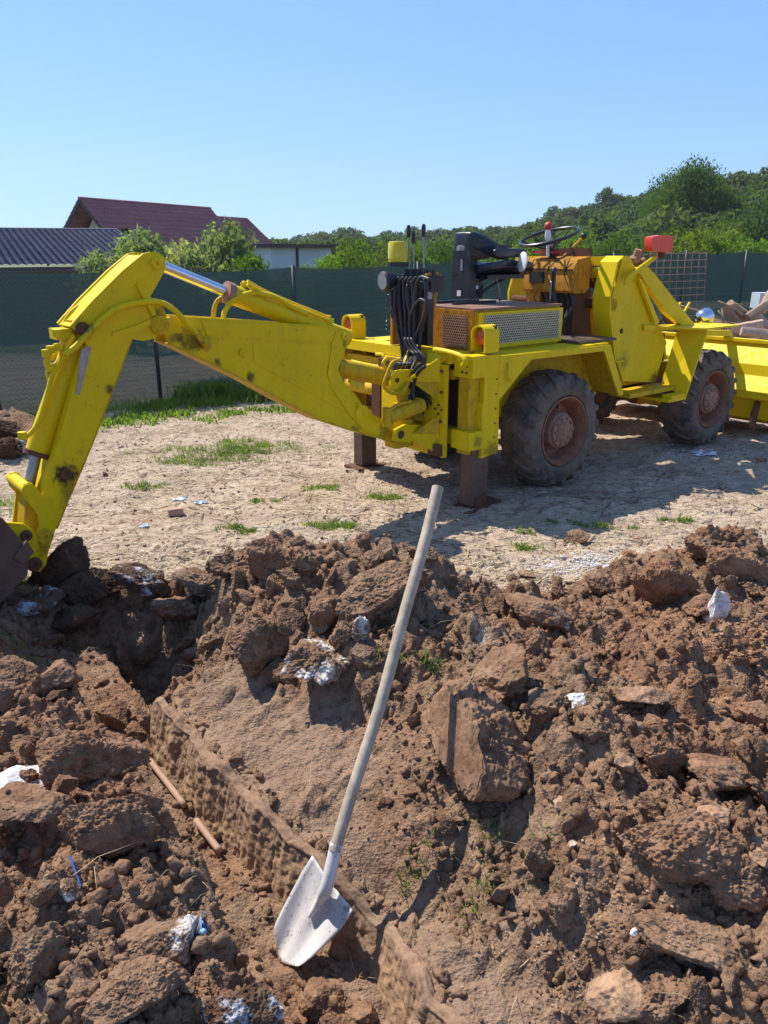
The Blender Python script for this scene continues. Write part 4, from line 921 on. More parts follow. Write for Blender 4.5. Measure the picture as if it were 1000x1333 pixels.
def pillow(bm, x0, x1, y0, y1, z0, z1, n=14, e=.5, bend=None):
    V = []; cx, cy, cz = (x0+x1)/2, (y0+y1)/2, (z0+z1)/2
    bmesh.ops.create_cube(bm, size=2); bmesh.ops.subdivide_edges(bm, edges=bm.edges[:], cuts=n, use_grid_fill=True)
    for v in bm.verts:
        x, y, z = v.co; L_ = (abs(x)**5+abs(y)**5+abs(z)**5)**.2; x, y, z = x/L_, y/L_, z/L_
        v.co = Vector((cx+x*(x1-x0)/2, cy+y*(y1-y0)/2, cz+z*(z1-z0)/2))
        if bend: v.co = bend(v.co)
cu = B(); pillow(cu, PX+.06, PX+.62, -.26, .16, 1.545, 1.625, bend=lambda v: Vector((v.x, v.y, v.z+.03*((v.y+.03)/.2)**2-.03*max(0, (v.x-PX-.42)/.2)**2+.012*math.cos((v.x-PX)*22)*.5)))
obj('seat_cushion', cu, M['seatblue'], MA, smooth=True)
b = B(); box(b, PX+.12, PX+.52, -.2, .1, 1.52, 1.55); part('seat_pan', b, 'blackmetal')
for a in (-.14, .06): 
    hose('seat_strut', [(PX+.1, a, 1.40), (PX+.2, a, 1.46), (PX+.4, a, 1.53)], .011, 'blackmetal'); hose('seat_strut', [(PX+.33, a, 1.36), (PX+.30, a, 1.46), (PX+.26, a, 1.53)], .010, 'steel')
def wrap(v):
    # backrest curls forwards at both sides
    return Vector((v.x+1.3*max(0, abs(v.y+.03)-.12)**1.25, v.y*.98, v.z))
bb = B(); pillow(bb, PX+.0, PX+.085, -.25, .17, 1.655, 1.85, bend=lambda v: Vector((v.x+3.4*max(0, abs(v.y+.04)-.08)**1.35, v.y, v.z-.09*sst(.08, .21, abs(v.y+.04))*(1 if v.z > 1.74 else -.3)*1.0)))
obj('seat_backrest', bb, M['black'], MA, smooth=True)
bb = B(); pillow(bb, PX+.12, PX+.46, -.27, -.225, 1.672, 1.735); obj('armrest', bb, M['black'], MA, smooth=True)
bb = B(); pillow(bb, PX+.12, PX+.47, .13, .185, 1.655, 1.735); obj('armrest', bb, M['black'], MA, smooth=True)
# steering console
DX = mp(747, 355, y=-.34).x
dk = [Vector((DX+.02, 0, 1.40)), Vector((DX, 0, 1.42)), Vector((DX, 0, 1.59)), Vector((DX+.04, 0, 1.655)), Vector((DX+.20, 0, 1.68)), Vector((DX+.21, 0, 1.44)), Vector((DX+.16, 0, 1.40))]
b = B(); prism(b, [Vector((p.x, -.34, p.z)) for p in dk], (0, .51, 0)); dash = part('dashboard', b, 'orange', w=.02)
b = B(); box(b, DX-.006, DX-.001, -.33, .16, 1.575, 1.585); part('dash_trim', b, 'rust', dash, w=0)
pbox('dashboard_rim', DX+.19, DX+.21, -.34, .17, 1.68, 1.74, 'rust', dash)
b = B(); box(b, DX-.012, DX-.001, -.05, .10, 1.47, 1.56); part('gauge_panel', b, 'darkgap', dash)
pbox('console_column', DX+.08, DX+.3, -.30, .2, 1.045, 1.42, 'rust', w=.02)
b = B(); prism(b, [Vector((DX+.02, -.0, 1.05)), Vector((DX+.08, -.0, 1.05)), Vector((DX+.10, -.0, 1.41)), Vector((DX+.02, -.0, 1.41))], (0, .14, 0)); part('console_bracket', b, 'orange')
rh = random.Random(5)
for k in range(7):
    y = -.30+.05*k; x = DX+.03
    hose('console_hose', [(x, y, 1.42), (x+rh.uniform(-.02, .02), y-.03, 1.3), (x-rh.uniform(0, .05), y+rh.uniform(-.06, .06), 1.16), (x-rh.uniform(0, .12), y+rh.uniform(-.06, .06), 1.06)], rh.choice((.008, .012, .016)), rh.choice(('hose', 'rust', 'darkgap', 'hose')))
for k in range(5):
    x = DX-.012; y = -.28+.09*k; hose('loose_wire', [(x, y, 1.44), (x-.03, y+.02, 1.36), (x, y-.02, 1.3)] if k % 2 else [(x+.03, y, 1.66), (x, y+.02, 1.55), (x, y-.03, 1.45)], .004, rh.choice(('darkgap', 'rust')))
hose('console_strut', [(1.01, -.33, 1.35), (1.01, -.33, 1.60)], .018, 'blackmetal'); hose('rod', [(.985, -.33, 1.35), (.985, -.33, 1.5)], .006, 'steel')
b = B(); lathe(b, [(0, 0), (0, .07), (.008, .072), (.012, .06), (.012, 0)], mp(681, 341, y=-.33), (-.90, .38, .1), 24)
for v in b.verts: v.co.z = v.co.z*1.0
part('round_mirror', b, 'white', w=0)
# steering wheel
sw_c = mp(715, 308, y=-.06); sw_n = Vector((-.30, .04, .95)).normalized(); u, v = frame_of(sw_n)
R_ = .232; b = B(); tube(b, [sw_c+(u*math.cos(a)+v*math.sin(a))*R_ for a in [2*math.pi*k/48 for k in range(49)]], .0145, 10, caps=False); sw = part('steering_wheel', b, 'black', w=0)
b = B()
hubp = sw_c-sw_n*.09
for k in range(3):
    a = .5+2*math.pi*k/3; tube(b, curve([hubp, hubp+(u*math.cos(a)+v*math.sin(a))*.1+sw_n*.02, sw_c+(u*math.cos(a)+v*math.sin(a))*R_], 4), .008, 8)
part('wheel_spoke', b, 'blackmetal', sw, w=0)
b = B(); tube(b, [hubp+sw_n*.02, hubp-sw_n*.16], [.035, .03], 16); part('steering_column', b, 'blackmetal', sw)
b = B(); kc = mp(713, 334, y=-.13); tube(b, [kc, kc+Vector((-.01, 0, .13))], .012, 10); tube(b, [kc+Vector((-.01, 0, .12)), kc+Vector((-.012, 0, .15)), kc+Vector((-.014, 0, .2))], [.016, .026, .018], 14); part('gear_lever', b, 'white', w=0)
b = B(); bmesh.ops.create_uvsphere(b, u_segments=16, v_segments=10, radius=.033, matrix=Matrix.Translation(kc+Vector((-.014, 0, .225)))); part('red_knob', b, 'red', w=0)
b = B(); c = mp(704, 325, y=-.1); box(b, DX+.02, DX+.12, -.1, .12, 1.70, 1.72); part('red_tray', b, 'red')
hose('lever', [mp(734, 334, y=-.1), mp(746, 322, y=-.1), mp(757, 311, y=-.1)], .012, 'orange')
b = B(); bmesh.ops.create_uvsphere(b, u_segments=16, v_segments=10, radius=.028, matrix=Matrix.Translation(mp(760, 307.5, y=-.1))); part('lever_knob', b, 'blackmetal', w=0)
hose('lever', [mp(722, 340, y=-.2), mp(735, 334, y=-.2), mp(748, 328, y=-.2)], .007, 'blackmetal')

# --- valve block with hoses
pbox('dark_backing', -.27, -.22, -.32, -.08, 1.10, 1.46, 'blackmetal', w=.004)  # dark sheet added behind the hoses to read as a black mass
yplate('valve_stand', [(556, 356), (572, 355), (571, 376), (568, 393), (563, 428), (546, 432), (552, 392)], -.28, .02, 'orange')
pbox('valve_stand', -.30, -.2, .02, .045, 1.08, 1.34, 'orange')
vb = B(); c0 = mp(538, 358, y=-.12)
for k in range(5): box(vb, -.27, -.11, -.30+.066*k, -.30+.066*k+.054, 1.45, 1.56)
box(vb, -.24, -.13, -.31, .05, 1.47, 1.54)
valve = part('valve_block', vb, 'blackmetal', w=.006)
for k in range(5):
    b = B(); tube(b, [(-.19, -.27+.066*k, 1.56), (-.19, -.27+.066*k, 1.60)], .022, 12); part('valve_cap', b, 'hose', valve, w=0)
for (px, pb, pt) in ((532.5, 345, 308), (538.5, 346, 316), (552, 343, 307)):
    p0 = mp(px, pb, x=-.19); p1 = mp(px-.5, pt, x=-.19)
    lv = pcyl('control_lever', p0-Vector((0, 0, .03)), p1, .0065, 'steel', w=0); b = B(); tube(b, [p1-Vector((0, 0, .005)), p1+Vector((0, 0, .02)), p1+Vector((0, 0, .055)), p1+Vector((0, 0, .075))], [.011, .014, .016, .009], 12); part('lever_grip', b, 'black', lv, w=0)
# amber beacon and work lamp
bc_ = mp(518, 347, y=.0); b = B(); lathe(b, [(0, 0), (0, .075), (.03, .075), (.03, 0)], bc_, (0, 0, 1), 24); be = part('beacon_base', b, 'hose', w=0)
b = B(); lathe(b, [(.03, .0), (.03, .066), (.05, .066), (.052, .07), (.15, .067), (.165, .058), (.168, .0)], bc_, (0, 0, 1), 28); part('beacon_lens', b, 'amber', be, w=0)
b = B(); lathe(b, [(.031, 0), (.031, .014), (.07, .014), (.09, .0)], bc_, (0, 0, 1), 12); part('beacon_mirror', b, 'steel', be, w=0)
lc = mp(503, 366, y=-.02); la = Vector((-.98, .05, -.05)); b = B(); lathe(b, [(.03, .0), (.035, .055), (.025, .068), (.0, .066), (-.06, .05), (-.09, .02), (-.09, 0)], lc, la, 28); wl_ = part('work_lamp', b, 'hose', w=0)
b = B(); lathe(b, [(.036, .0), (.037, .052), (.028, .054)], lc, la, 28); part('lamp_glass', b, 'glass', wl_, w=0)
pbox('lamp_bracket', -.27, -.22, -.03, .05, 1.33, 1.47, 'blackmetal')
# coil cable below the lamp
cc_ = lc+Vector((.03, .02, -.06)); b = B(); tube(b, [cc_+Vector((.012*math.cos(a*1.9), .012*math.sin(a*1.9), -.0085*a)) for a in np.arange(0, 34, .5)], .003, 6); part('coil_cable', b, 'blackmetal', w=0)
# hose bundle
bun = []
xs_ = [511, 516, 521, 526.5, 532, 538]; lows = [(522, 462), (525, 464), (528, 466), (532, 466), (536, 465), (540, 464)]
for k, (x0, lo) in enumerate(zip(xs_, lows)):
    pl = -.33-.004*k
    mid = [(x0, 365), (x0-1, 372), (x0-1+k*.3, 395), (x0+1+(5-k)*.3, 418), (x0*.45+lo[0]*.55, 440), (lo[0]+1, 452), lo]
    if k == 0: mid = [(518, 363), (511, 369), (510, 390), (513, 410), (520, 424), (526, 427), (528, 440), (527, 465)]
    hose('hydraulic_hose', [mp(a, c_, x=pl) for a, c_ in [(x0+4, 361)]*(k > 0)+mid], .0105)
hose('hydraulic_hose', [mp(a, c_, x=-.35) for a, c_ in ((560, 364), (548, 361), (542, 372), (540, 390), (536, 408), (532, 400), (530, 385), (531, 370))], .0125)
hose('hydraulic_hose', [mp(a, c_, x=-.36) for a, c_ in ((531, 466), (535, 452), (541, 438), (551, 415), (555, 397), (548, 390), (540, 398), (534, 415), (534, 440), (533, 462))], .0115)
hose('hydraulic_hose', [mp(a, c_, x=-.35) for a, c_ in ((553, 362), (555, 380), (554, 405), (548, 432), (546, 455), (545, 470))], .0125)
hose('hydraulic_hose', [mp(a, c_, x=-.37) for a, c_ in ((515, 372), (514, 400), (518, 430), (522, 448), (524, 464))], .010)
rq = random.Random(8)
for k in range(6):
    x0 = 514+k*7+rq.uniform(-2, 2); hose('hydraulic_hose', [mp(a, c_, x=-.30-.01*rq.random()) for a, c_ in ((x0, 366), (x0+rq.uniform(-3, 3), 385), (x0+rq.uniform(-4, 4), 408), (x0*.6+530*.4+rq.uniform(-4, 4), 432), (526+3*k, 452), (527+3*k, 466))], rq.choice((.008, .010, .012)))
for k in range(3):
    hose('hydraulic_hose', [mp(a, c_, x=-.39-.015*k) for a, c_ in ((527+4*k, 440), (533+5*k, 455), (542+4*k, 462), (549+2*k, 470), (546, 482), (540-2*k, 492))], .0105)
b = B()
for (a, c_) in ((524, 466), (528, 468), (532, 468), (536, 467), (541, 466), (511, 372), (560, 384)): p = mp(a, c_, x=-.36); tube(b, [p-Vector((0, 0, .025)), p+Vector((0, 0, .015))], .015, 8)
part('hose_fittings', b, 'steel', w=0)
for k in range(4):
    hose('hydraulic_hose', [(-.36-.02*k, -.30+.05*k, 1.0), (-.42, -.33+.05*k, .93-.02*k), (-.40+.02*k, -.42+.03*k, .84), (-.33, -.44+.04*k, .72-.04*k)], .010)
b = B(); bolts(b, (-.336, -.52, .70), (-1, 0, 0), .03, 4, .008, .012)
for z in (.42, .62, .82, .96): tube(b, [(-.336, -.545, z), (-.35, -.545, z)], .011, 6); tube(b, [(-.336, .06, z), (-.35, .06, z)], .011, 6)
for z in (.5, .6, .7, .8, .9): tube(b, [(-.02, -.741, z), (-.02, -.747, z)], .006, 6)
part('carriage_bolts', b, 'rust', w=0)
pbox('slide_rail', -.30, -.285, -.57, .10, .985, 1.004, 'rust', w=0)
pbox('manifold', -.43, -.33, -.22, .02, .94, 1.0, 'rust', w=.01)
for k in range(5): hose('hydraulic_hose', [mp(a, c_, x=-.42-.012*k) for a, c_ in ((509+k*5, 488), (509+k*5, 478), (513+k*5, 473), (519+k*4, 474))], .009)
for k in range(2): hose('hydraulic_hose', [mp(a+k*5, c_+k*3, x=-.46) for a, c_ in ((548, 474), (541, 480), (535, 492), (533, 506), (534, 522))], .0125)
hose('yellow_hose', [mp(a, c_, y=-.40) for a, c_ in ((520, 468), (511, 472), (505, 485), (500, 500), (505, 509), (517, 512), (527, 506), (532, 498))], .0115, 'yellow_dirty')
hose('yellow_hose', [mp(a, c_, y=-.30) for a, c_ in ((512, 470), (504, 466), (499, 473), (503, 480))], .012, 'yellow')
hose('yellow_pipe', [mp(a, c_, y=-.44) for a, c_ in ((535, 522), (530, 524), (520, 526), (511, 531), (508, 536))], .011, 'yellow_dirty')
hose('yellow_hose', [mp(a, c_, x=-.34) for a, c_ in ((566, 455), (585, 459), (600, 464), (606, 470), (603, 477))], .02, 'yellow')
hose('yellow_pipe', [mp(a, c_, x=-.33) for a, c_ in ((458, 470), (480, 475), (497, 477), (501, 470), (498, 462), (490, 461))], .012, 'yellow')
# boom lift cylinder barrel
l0 = mp(436, 478, y=-.25); l1 = mp(505, 491, y=-.25); b = B(); tube(b, [l0, l1], .06, 28); lc_ = part('lift_cylinder', b, 'yellow_dirty')
b = B(); tube(b, [l1, l1+(l1-l0).normalized()*.05], .03, 18); part('cylinder_rod', b, 'steel', lc_, w=0)

# --- loader tower, near plate
YP = -.55
tw = yplate('loader_tower', [(812, 333), (818, 333), (832, 357), (843, 392), (858, 424), (868, 446), (853, 498), (811, 496), (803, 470), (796, 408), (797, 386)], YP, .02)
b = B(); P3 = pane([(812, 333), (804, 341), (794, 386), (794, 407), (801, 470)], YP-.035)
for a, c_ in zip(P3, P3[1:]): prism(b, [a, c_, c_+Vector((.016, 0, 0)), a+Vector((.016, 0, 0))], (0, .16, 0))
part('tower_flange', b, 'yellow_lit', tw, w=0)
b = B(); p = mp(800, 470, y=YP-.03); box(b, p.x, p.x+.1, -.6, -.5, p.z-.012, p.z); part('tower_step', b, 'yellow', tw, w=0)
disc('hole', 809, 431, YP-.0, .022, .002, 'darkgap', tw)
yplate('diagonal_brace', [(829, 350), (840, 344), (852, 356), (905, 423), (888, 424), (868, 408)], YP-.03, .05)
yplate('diagonal_brace', [(832, 362), (836, 364), (859, 420), (853, 420)], YP-.04, .03, 'yellow_lit')
yplate('brace_plate', [(866, 398), (876, 410), (882, 424), (872, 424), (865, 415)], -.42, .02, 'rust')
# far tower
pt = pane([(812, 333), (818, 333), (832, 357), (843, 392), (858, 424), (868, 446), (853, 498), (811, 496), (803, 470), (796, 408), (797, 386)], YP)
b = B(); prism(b, [Vector((v.x, .53, v.z)) for v in pt], (0, .02, 0)); part('loader_tower', b, 'yellow')
b = B(); pp = pane([(829, 350), (840, 344), (852, 356), (905, 423), (888, 424), (868, 408)], YP-.03)
prism(b, [Vector((v.x, .5, v.z)) for v in pp], (0, .05, 0)); part('diagonal_brace', b)
tp = mp(813, 340, y=YP)
pbox('cross_beam', tp.x-.06, tp.x+.02, YP+.02, .53, tp.z-.035, tp.z+.035, 'yellow_lit', w=.008)
pcyl('cross_tube', (tp.x-.03, YP+.02, tp.z-.085), (tp.x-.03, .53, tp.z-.085), .045, 'yellow_lit')
q = mp(795, 397, y=YP); pcyl('cross_tube', (q.x+.04, YP, q.z), (q.x+.04, -.38, q.z), .05, 'orange')
pcyl('cross_tube', (q.x+.04, -.38, q.z), (q.x+.04, .5, q.z), .035, 'rust')
yplate('lift_arm_plate', [(771, 442), (768, 410), (770, 396), (784, 363), (787, 362), (790, 372), (788, 400), (795, 438)], -.30, .02, 'orange')
c = mp(777, 367, y=-.28); b = B(); lathe(b, [(-.1, 0), (-.1, .03), (-.03, .03), (-.03, .05), (.05, .05), (.05, .0)], c, (0, 1, 0), 18); part('pivot_bush', b, 'rust', w=0)
hose('loose_wire', [mp(767, 336, y=-.3), mp(769, 345, y=-.3), mp(770, 356, y=-.3), mp(772, 366, y=-.3)], .008, 'orange')
b = B(); c = mp(826, 341, y=-.5); lathe(b, [(0, 0), (0, .045), (.03, .05), (.05, .03), (.10, .03), (.10, 0)], c, (0, -.3, .95), 16); lathe(b, [(-.02, 0), (-.02, .03), (.05, .035), (.06, 0)], c+Vector((.06, 0, .0)), (.2, -1, 0), 14); part('brake_reservoir', b, 'hub', w=0)
hose('lamp_stalk', [mp(813, 369, y=-.62), mp(817, 362, y=-.62), mp(832, 349, y=-.62), mp(853, 334, y=-.62)], .013, 'yellow')
b = B(); prism(b, pane([(815, 363), (817, 366), (855, 337), (854, 333)], -.60), (0, .02, 0)); part('stalk_strip', b, 'yellow')
rl = pane([(847.5, 312), (849, 308), (860, 306), (876, 307), (877, 311), (876, 325), (870, 329), (849, 327), (847, 322)], -.66)
b = B(); prism(b, [v+Vector((.02 if v.x < 2.0 else 0, 0, 0)) for v in rl], (0, .07, 0)); part('direction_lamp', b, 'redlamp', w=.014)
b = B(); c = mp(861, 331, y=-.62); tube(b, [c+Vector((0, 0, .02)), c-Vector((0, 0, .03))], .03, 12); part('lamp_foot', b, 'rust', w=0)
# front mudguard: sloping plate facing rear, and its top
fo = [mp(921, 430, y=-.80), mp(892, 517, y=-.80)]; fi = [mp(869, 434, y=-.50), mp(852, 498, y=-.50)]
b = B(); A_, B_ = fo; C_ = Vector((A_.x-.02, -.5, A_.z)); D_ = Vector((B_.x, -.5, B_.z)); 
# plate from outer edge to inner edge
fx0 = mp(878, 433, y=-.56); fx1 = mp(853, 498, y=-.56)
prism(b, [A_, B_, Vector((B_.x, -.555, fx1.z-.03)), Vector((A_.x-.06, -.555, A_.z))], (.018, 0, 0)); fm_ = part('front_mudguard', b, 'yellow_lit', w=.002)
b = B(); prism(b, [Vector((A_.x-.02, -.80, A_.z+.002)), Vector((A_.x+.55, -.80, A_.z+.002)), Vector((A_.x+.55, -.5, A_.z+.002)), Vector((A_.x-.48, -.5, A_.z+.03)), Vector((A_.x-.48, -.57, A_.z+.03))], (0, 0, .016)); part('mudguard_top', b, 'yellow', fm_)
yplate('mudguard_rail', [(839, 423), (921, 425), (920, 430), (839, 430)], -.575, .02, 'yellow', fm_, w=.002)
b = B(); box(b, 1.62, B_.x+.02, -.70, -.5, B_.z+.05, B_.z+.085); part('running_board', b, 'yellow_dirty')
b = B(); box(b, B_.x-.25, B_.x+.02, -.80, -.5, B_.z-.02, B_.z); box(b, B_.x-.2, B_.x-.0, -.795, -.70, B_.z, B_.z+.03); part('running_board', b, 'yellow_lit')
pbox('inner_mudguard', 2.2, 2.42, -.5, -.48, .5, .66, 'rust')
yplate('rusty_flap', [(857, 434), (866, 434), (864, 470), (857, 455)], -.46, .015, 'rust')
# loader arms, headlight, front loader bucket
la_ = [(921, 437), (921, 430), (950, 430), (953, 434), (957, 447), (954, 449), (949, 438)]
yplate('loader_arm', la_, -.42, .06); b = B(); prism(b, [Vector((v.x, .36, v.z)) for v in pane(la_, -.42)], (0, .06, 0)); part('loader_arm', b)
pbox('front_frame', 2.9, 3.5, -.34, -.26, .5, .78, 'yellow_dirty'); pbox('front_frame', 2.9, 3.5, .26, .34, .5, .78, 'yellow_dirty')
hc = mp(916, 413, y=-.45); ha = Vector((.35, -.1, .1)).normalized()
b = B(); 
lathe(b, [(.06, .0), (.06, .072), (.04, .076), (.0, .07), (-.045, .045), (-.065, .02), (-.068, 0)], hc, ha, 28); hd = part('headlight', b, 'chrome', w=0)
b = B(); bmesh.ops.create_uvsphere(b, u_segments=20, v_segments=12, radius=.075, matrix=Matrix.Translation(hc)); part('headlight_shell', b, 'chrome', hd, w=0)
hose('headlight_bracket', [hc+Vector((-.1, -.02, -.08)), hc+Vector((-.03, 0, -.1)), hc+Vector((.05, 0, -.09))], .018, 'yellow')
for dx in (0, .06): hose('oil_pipe', [mp(876+dx*200, 424, y=-.3), mp(874+dx*200, 412, y=-.3), mp(880+dx*200, 404, y=-.3), mp(886+dx*200, 394, y=-.3)], .012, 'yellow')
# engine hood remains seen between the braces
pbox('engine_block', 1.95, 2.75, -.22, .22, .74, 1.12, 'rust', w=.03); pcyl('air_filter', (2.2, -.28, 1.2), (2.45, -.28, 1.2), .06, 'blackmetal'); pcyl('air_filter', (2.1, .1, 1.12), (2.1, .1, 1.32), .05, 'rust')
# front loader bucket, seen from behind
bp = [(3.66, .885), (3.50, .70), (3.49, .60), (3.37, .47), (3.38, .40), (3.50, .36), (3.55, .18), (3.8, .10), (4.15, .07)]
b = B(); L0 = [Vector((x, -1.02, z)) for x, z in bp]
for i in range(len(L0)-1):
    d = (L0[i+1]-L0[i]).normalized(); n = Vector((-d.z, 0, d.x))*.014
    prism(b, [L0[i], L0[i+1], L0[i+1]+n, L0[i]+n], (0, 2.04, 0))
lb = part('loader_bucket', b, 'yellow_lit', w=0)
pbox('bucket_lip', 3.62, 3.70, -1.03, 1.03, .885, .915, 'yellow_lit', lb)
for y in (-1.03, 1.018):
    b = B(); prism(b, [Vector((x, y, z)) for x, z in [(3.66, .915), (3.49, .70), (3.48, .6), (3.36, .47), (3.37, .39), (3.49, .35), (3.54, .16), (3.8, .08), (4.15, .06), (4.15, .12), (3.85, .9)]], (0, .012, 0)); part('bucket_cheek', b, 'yellow_dirty', lb)
b = B(); prism(b, [Vector((3.40, -.90, .10)), Vector((3.46, -.90, .08)), Vector((3.5, -.90, .36)), Vector((3.44, -.90, .38)), Vector((3.38, -.90, .25))], (0, .03, 0)); part('bucket_hinge', b, 'rust', lb)
for y in (-.45, .4):
    pcyl('loader_cylinder', (2.6, y+.05, .62), (3.45, y+.05, .45), .035, 'yellow_dirty')
pbox('lower_frame', 2.2, 2.9, -.44, -.40, .42, .5, 'orange')
# ------------------------------------------------------------------ shovel
def cv(x, u, d): return Vector((x, d*cP+u*sP, -d*sP+u*cP))
m0 = Vector(at_d(362, 1250, 2.20)); sckt = Vector(at_d(423, 1152, 2.12)); top = Vector(at_d(570, 634, 2.50))
u_dir = cv(.131, .194, -.02).normalized(); w_dir = cv(.075, -.120, -.10); w_dir = (w_dir-u_dir*w_dir.dot(u_dir)).normalized()
n_dir = w_dir.cross(u_dir).normalized()
if n_dir.dot(Vector((0, 0, EYE))-m0) < 0: n_dir = -n_dir
SHV = empty('shovel', m0); tag(SHV, 'steel shovel with dented whitish blade and grey wooden handle standing in the trench', 'shovel')
bl_len = .285; bmb = B(); grid = []; nu, nv = 18, 24
for j in range(nv+1):
    v_ = j/nv
    row = []
    for i in range(nu+1):
        u_ = i/nu*2-1; hw = .100*(.66+.34*min(1, v_*1.25)**.8)
        s_ = v_*bl_len+(1-v_)**3*.05*abs(u_)**1.6-.012*v_**6*(1-abs(u_))
        rib = .010*max(0, 1-abs(u_)*4.5)*sst(.35, .8, v_)
        dish = .017*u_*u_-.010-.010*math.sin(v_*math.pi)
        row.append(bmb.verts.new(w_dir*hw*u_+u_dir*s_+n_dir*(dish+rib+.003*math.sin(7*u_+5*v_))))
    grid.append(row)
for j in range(nv):
    for i in range(nu): bmb.faces.new((grid[j][i], grid[j][i+1], grid[j+1][i+1], grid[j+1][i]))
t = NT('bare_scratched_steel'); P = t.tc.outputs['Object']; a = t.noise(P, 30, 6, .7); b = t.noise(P, 90, 4, .6); sp_ = t.ramp(t.voro(P, 60), [(.1, 1.), (.2, 0.)])
cc = t.mix(t.ramp(a, [(.4, 0.), (.7, .4)]), (.74, .71, .68), (.46, .43, .40)); cc = t.mix(t.math('MULTIPLY', sp_, t.ramp(a, [(.42, 0.), (.5, .9)])), cc, (.2, .14, .1)); cc = t.mix(t.ramp(t.noise(P, 14, 5, .7), [(.6, 0.), (.66, .8)]), cc, (.3, .22, .16))
M['blade'] = t.fin(cc, t.ramp(a, [(.3, .4), (.7, .65)]), .08, t.bump(t.math('ADD', a, b), .25, .003))
bl = obj('blade', bmb, M['blade'], SHV, smooth=True); sm_ = bl.modifiers.new('thick', 'SOLIDIFY'); sm_.thickness = .003
s0_ = u_dir*(bl_len*.93)-n_dir*.004; s1_ = sckt-m0; hd_ = (top-sckt).normalized(); s2_ = s1_+hd_*.11
b = B(); tube(b, curve([u_dir*(bl_len*.55)-n_dir*.006, u_dir*(bl_len*.8)+n_dir*.002, s0_*.4+s1_*.6, s2_], 6), [.004]+[.006+.0125*min(1, k/9) for k in range(1, 19)], 14); obj('socket', b, M['blade'], SHV, smooth=True)
pts = [s2_-hd_*.02+(top-m0-s2_+hd_*.02)*(k/14)+w_dir*.014*math.sin(k/14*3.1)+n_dir*.004*math.sin(k*.9) for k in range(15)]
t = NT('weathered_ash_wood'); P = t.tc.outputs['Object']; g = t.noise(t.vec(P, (40, 40, 5)), 1, 6, .65); g2 = t.noise(P, 9, 4)
cc = t.mix(t.ramp(g, [(.35, 0.), (.7, 1.)]), (.33, .255, .175), (.54, .44, .32)); cc = t.mix(t.ramp(g2, [(.45, 0.), (.8, .5)]), cc, (.3, .25, .2))
M['handle'] = t.fin(cc, .55, 0, t.bump(g, .25, .002))
b = B(); tube(b, pts, [.0172+.0016*k/14 for k in range(15)], 16); bev(b, .004); obj('handle', b, M['handle'], SHV, ang=50)

# ------------------------------------------------------------------ shade net fence
t = NT('green_shade_net'); P = t.geo.outputs['Position']
a = t.noise(P, 1.4, 4, .6); w1 = t.noise(t.vec(P, (7, 7, .6)), 1., 4, .6)
dia = t.n.new('ShaderNodeTexWave'); t.l(t.vec(P, (1, 1, 1), (0, .785, .5)), dia.inputs[0]); dia.inputs['Scale'].default_value = 22; dia.inputs['Distortion'].default_value = 1.
cc = t.mix(t.ramp(a, [(.3, 0.), (.7, 1.)]), (.006, .019, .021), (.011, .027, .029)); cc = t.mix(t.ramp(w1, [(.5, 0.), (.62, .35)]), cc, (.018, .034, .038))
t.fin(cc, .7, 0, t.bump(t.math('ADD', w1, t.math('MULTIPLY', dia.outputs['Fac'], .3)), .4, .02))
tr = t.n.new('ShaderNodeBsdfTransparent'); tl = t.n.new('ShaderNodeBsdfTranslucent'); tl.inputs[0].default_value = (.02, .05, .055, 1)
mx = t.n.new('ShaderNodeMixShader'); mx.inputs[0].default_value = .4; t.l(t.b.outputs[0], mx.inputs[1]); t.l(tl.outputs[0], mx.inputs[2])
mx2 = t.n.new('ShaderNodeMixShader'); mx2.inputs[0].default_value = .09; t.l(mx.outputs[0], mx2.inputs[1]); t.l(tr.outputs[0], mx2.inputs[2]); t.l(mx2.outputs[0], t.out.inputs[0])
M['net'] = t.m
M['post'] = simple('dark_steel_post', (.035, .04, .045), .5, .3, .3, 20)
M['wire'] = simple('galvanised_wire', (.16, .18, .19), .5, .5, .2, 20)
FA = np.array([-4.27, 8.44]); FD = np.array([.860, .510])
FEN = empty('fence', (-1.2, 10.2, 0)); tag(FEN, 'long wire mesh fence covered with dark green shade net behind the yard', 'fence')
def fpt(s, off=0.): p = FA+FD*s+np.array([FD[1], -FD[0]])*off; return p
def ftop(s): 
    p = fpt(s); return 1.53+.20*sst(3, 12, s)+(0.0)
F0 = Vector((-1.2, 10.2, 0))
post_s = [-7.9, -5.9, -3.95, -1.95-.05, .0-.0, 1.78, 3.6, 5.5, 7.4, 9.3, 11.05, 12.7, 14.6, 16.5, 18.5, 20.5]
post_s = [s for s in post_s]
for i, (s0, s1) in enumerate(zip(post_s, post_s[1:])):
    n = 26; V = []; Fc = []
    for k in range(n+1):
        s = s0+(s1-s0)*k/n; p = fpt(s); g = float(ground_h(np.array([p[0]]), np.array([p[1]]))[0]); zt = ftop(s)-.04*math.sin(math.pi*k/n)
        for j in range(11):
            wv = .05*math.sin(s*3.1+j*.35)+.03*math.sin(s*9+j*.9)+.016*math.sin(s*23+j*.3)
            p2 = fpt(s, -.05+wv*.45); V.append((p2[0]-F0.x, p2[1]-F0.y, g-.03+(zt-g+.03)*j/10))
    for k in range(n):
        for j in range(10): a_ = k*11+j; Fc.append((a_, a_+11, a_+12, a_+1))
    link('net_panel', np_mesh('net_panel', V, Fc, True), FEN, M['net'])
for s in post_s:
    p = fpt(s, .03); b = B(); tube(b, [(p[0]-F0.x, p[1]-F0.y, -.15), (p[0]-F0.x, p[1]-F0.y, ftop(s)+.03)], .024, 10); obj('post', b, M['post'], FEN, smooth=True)
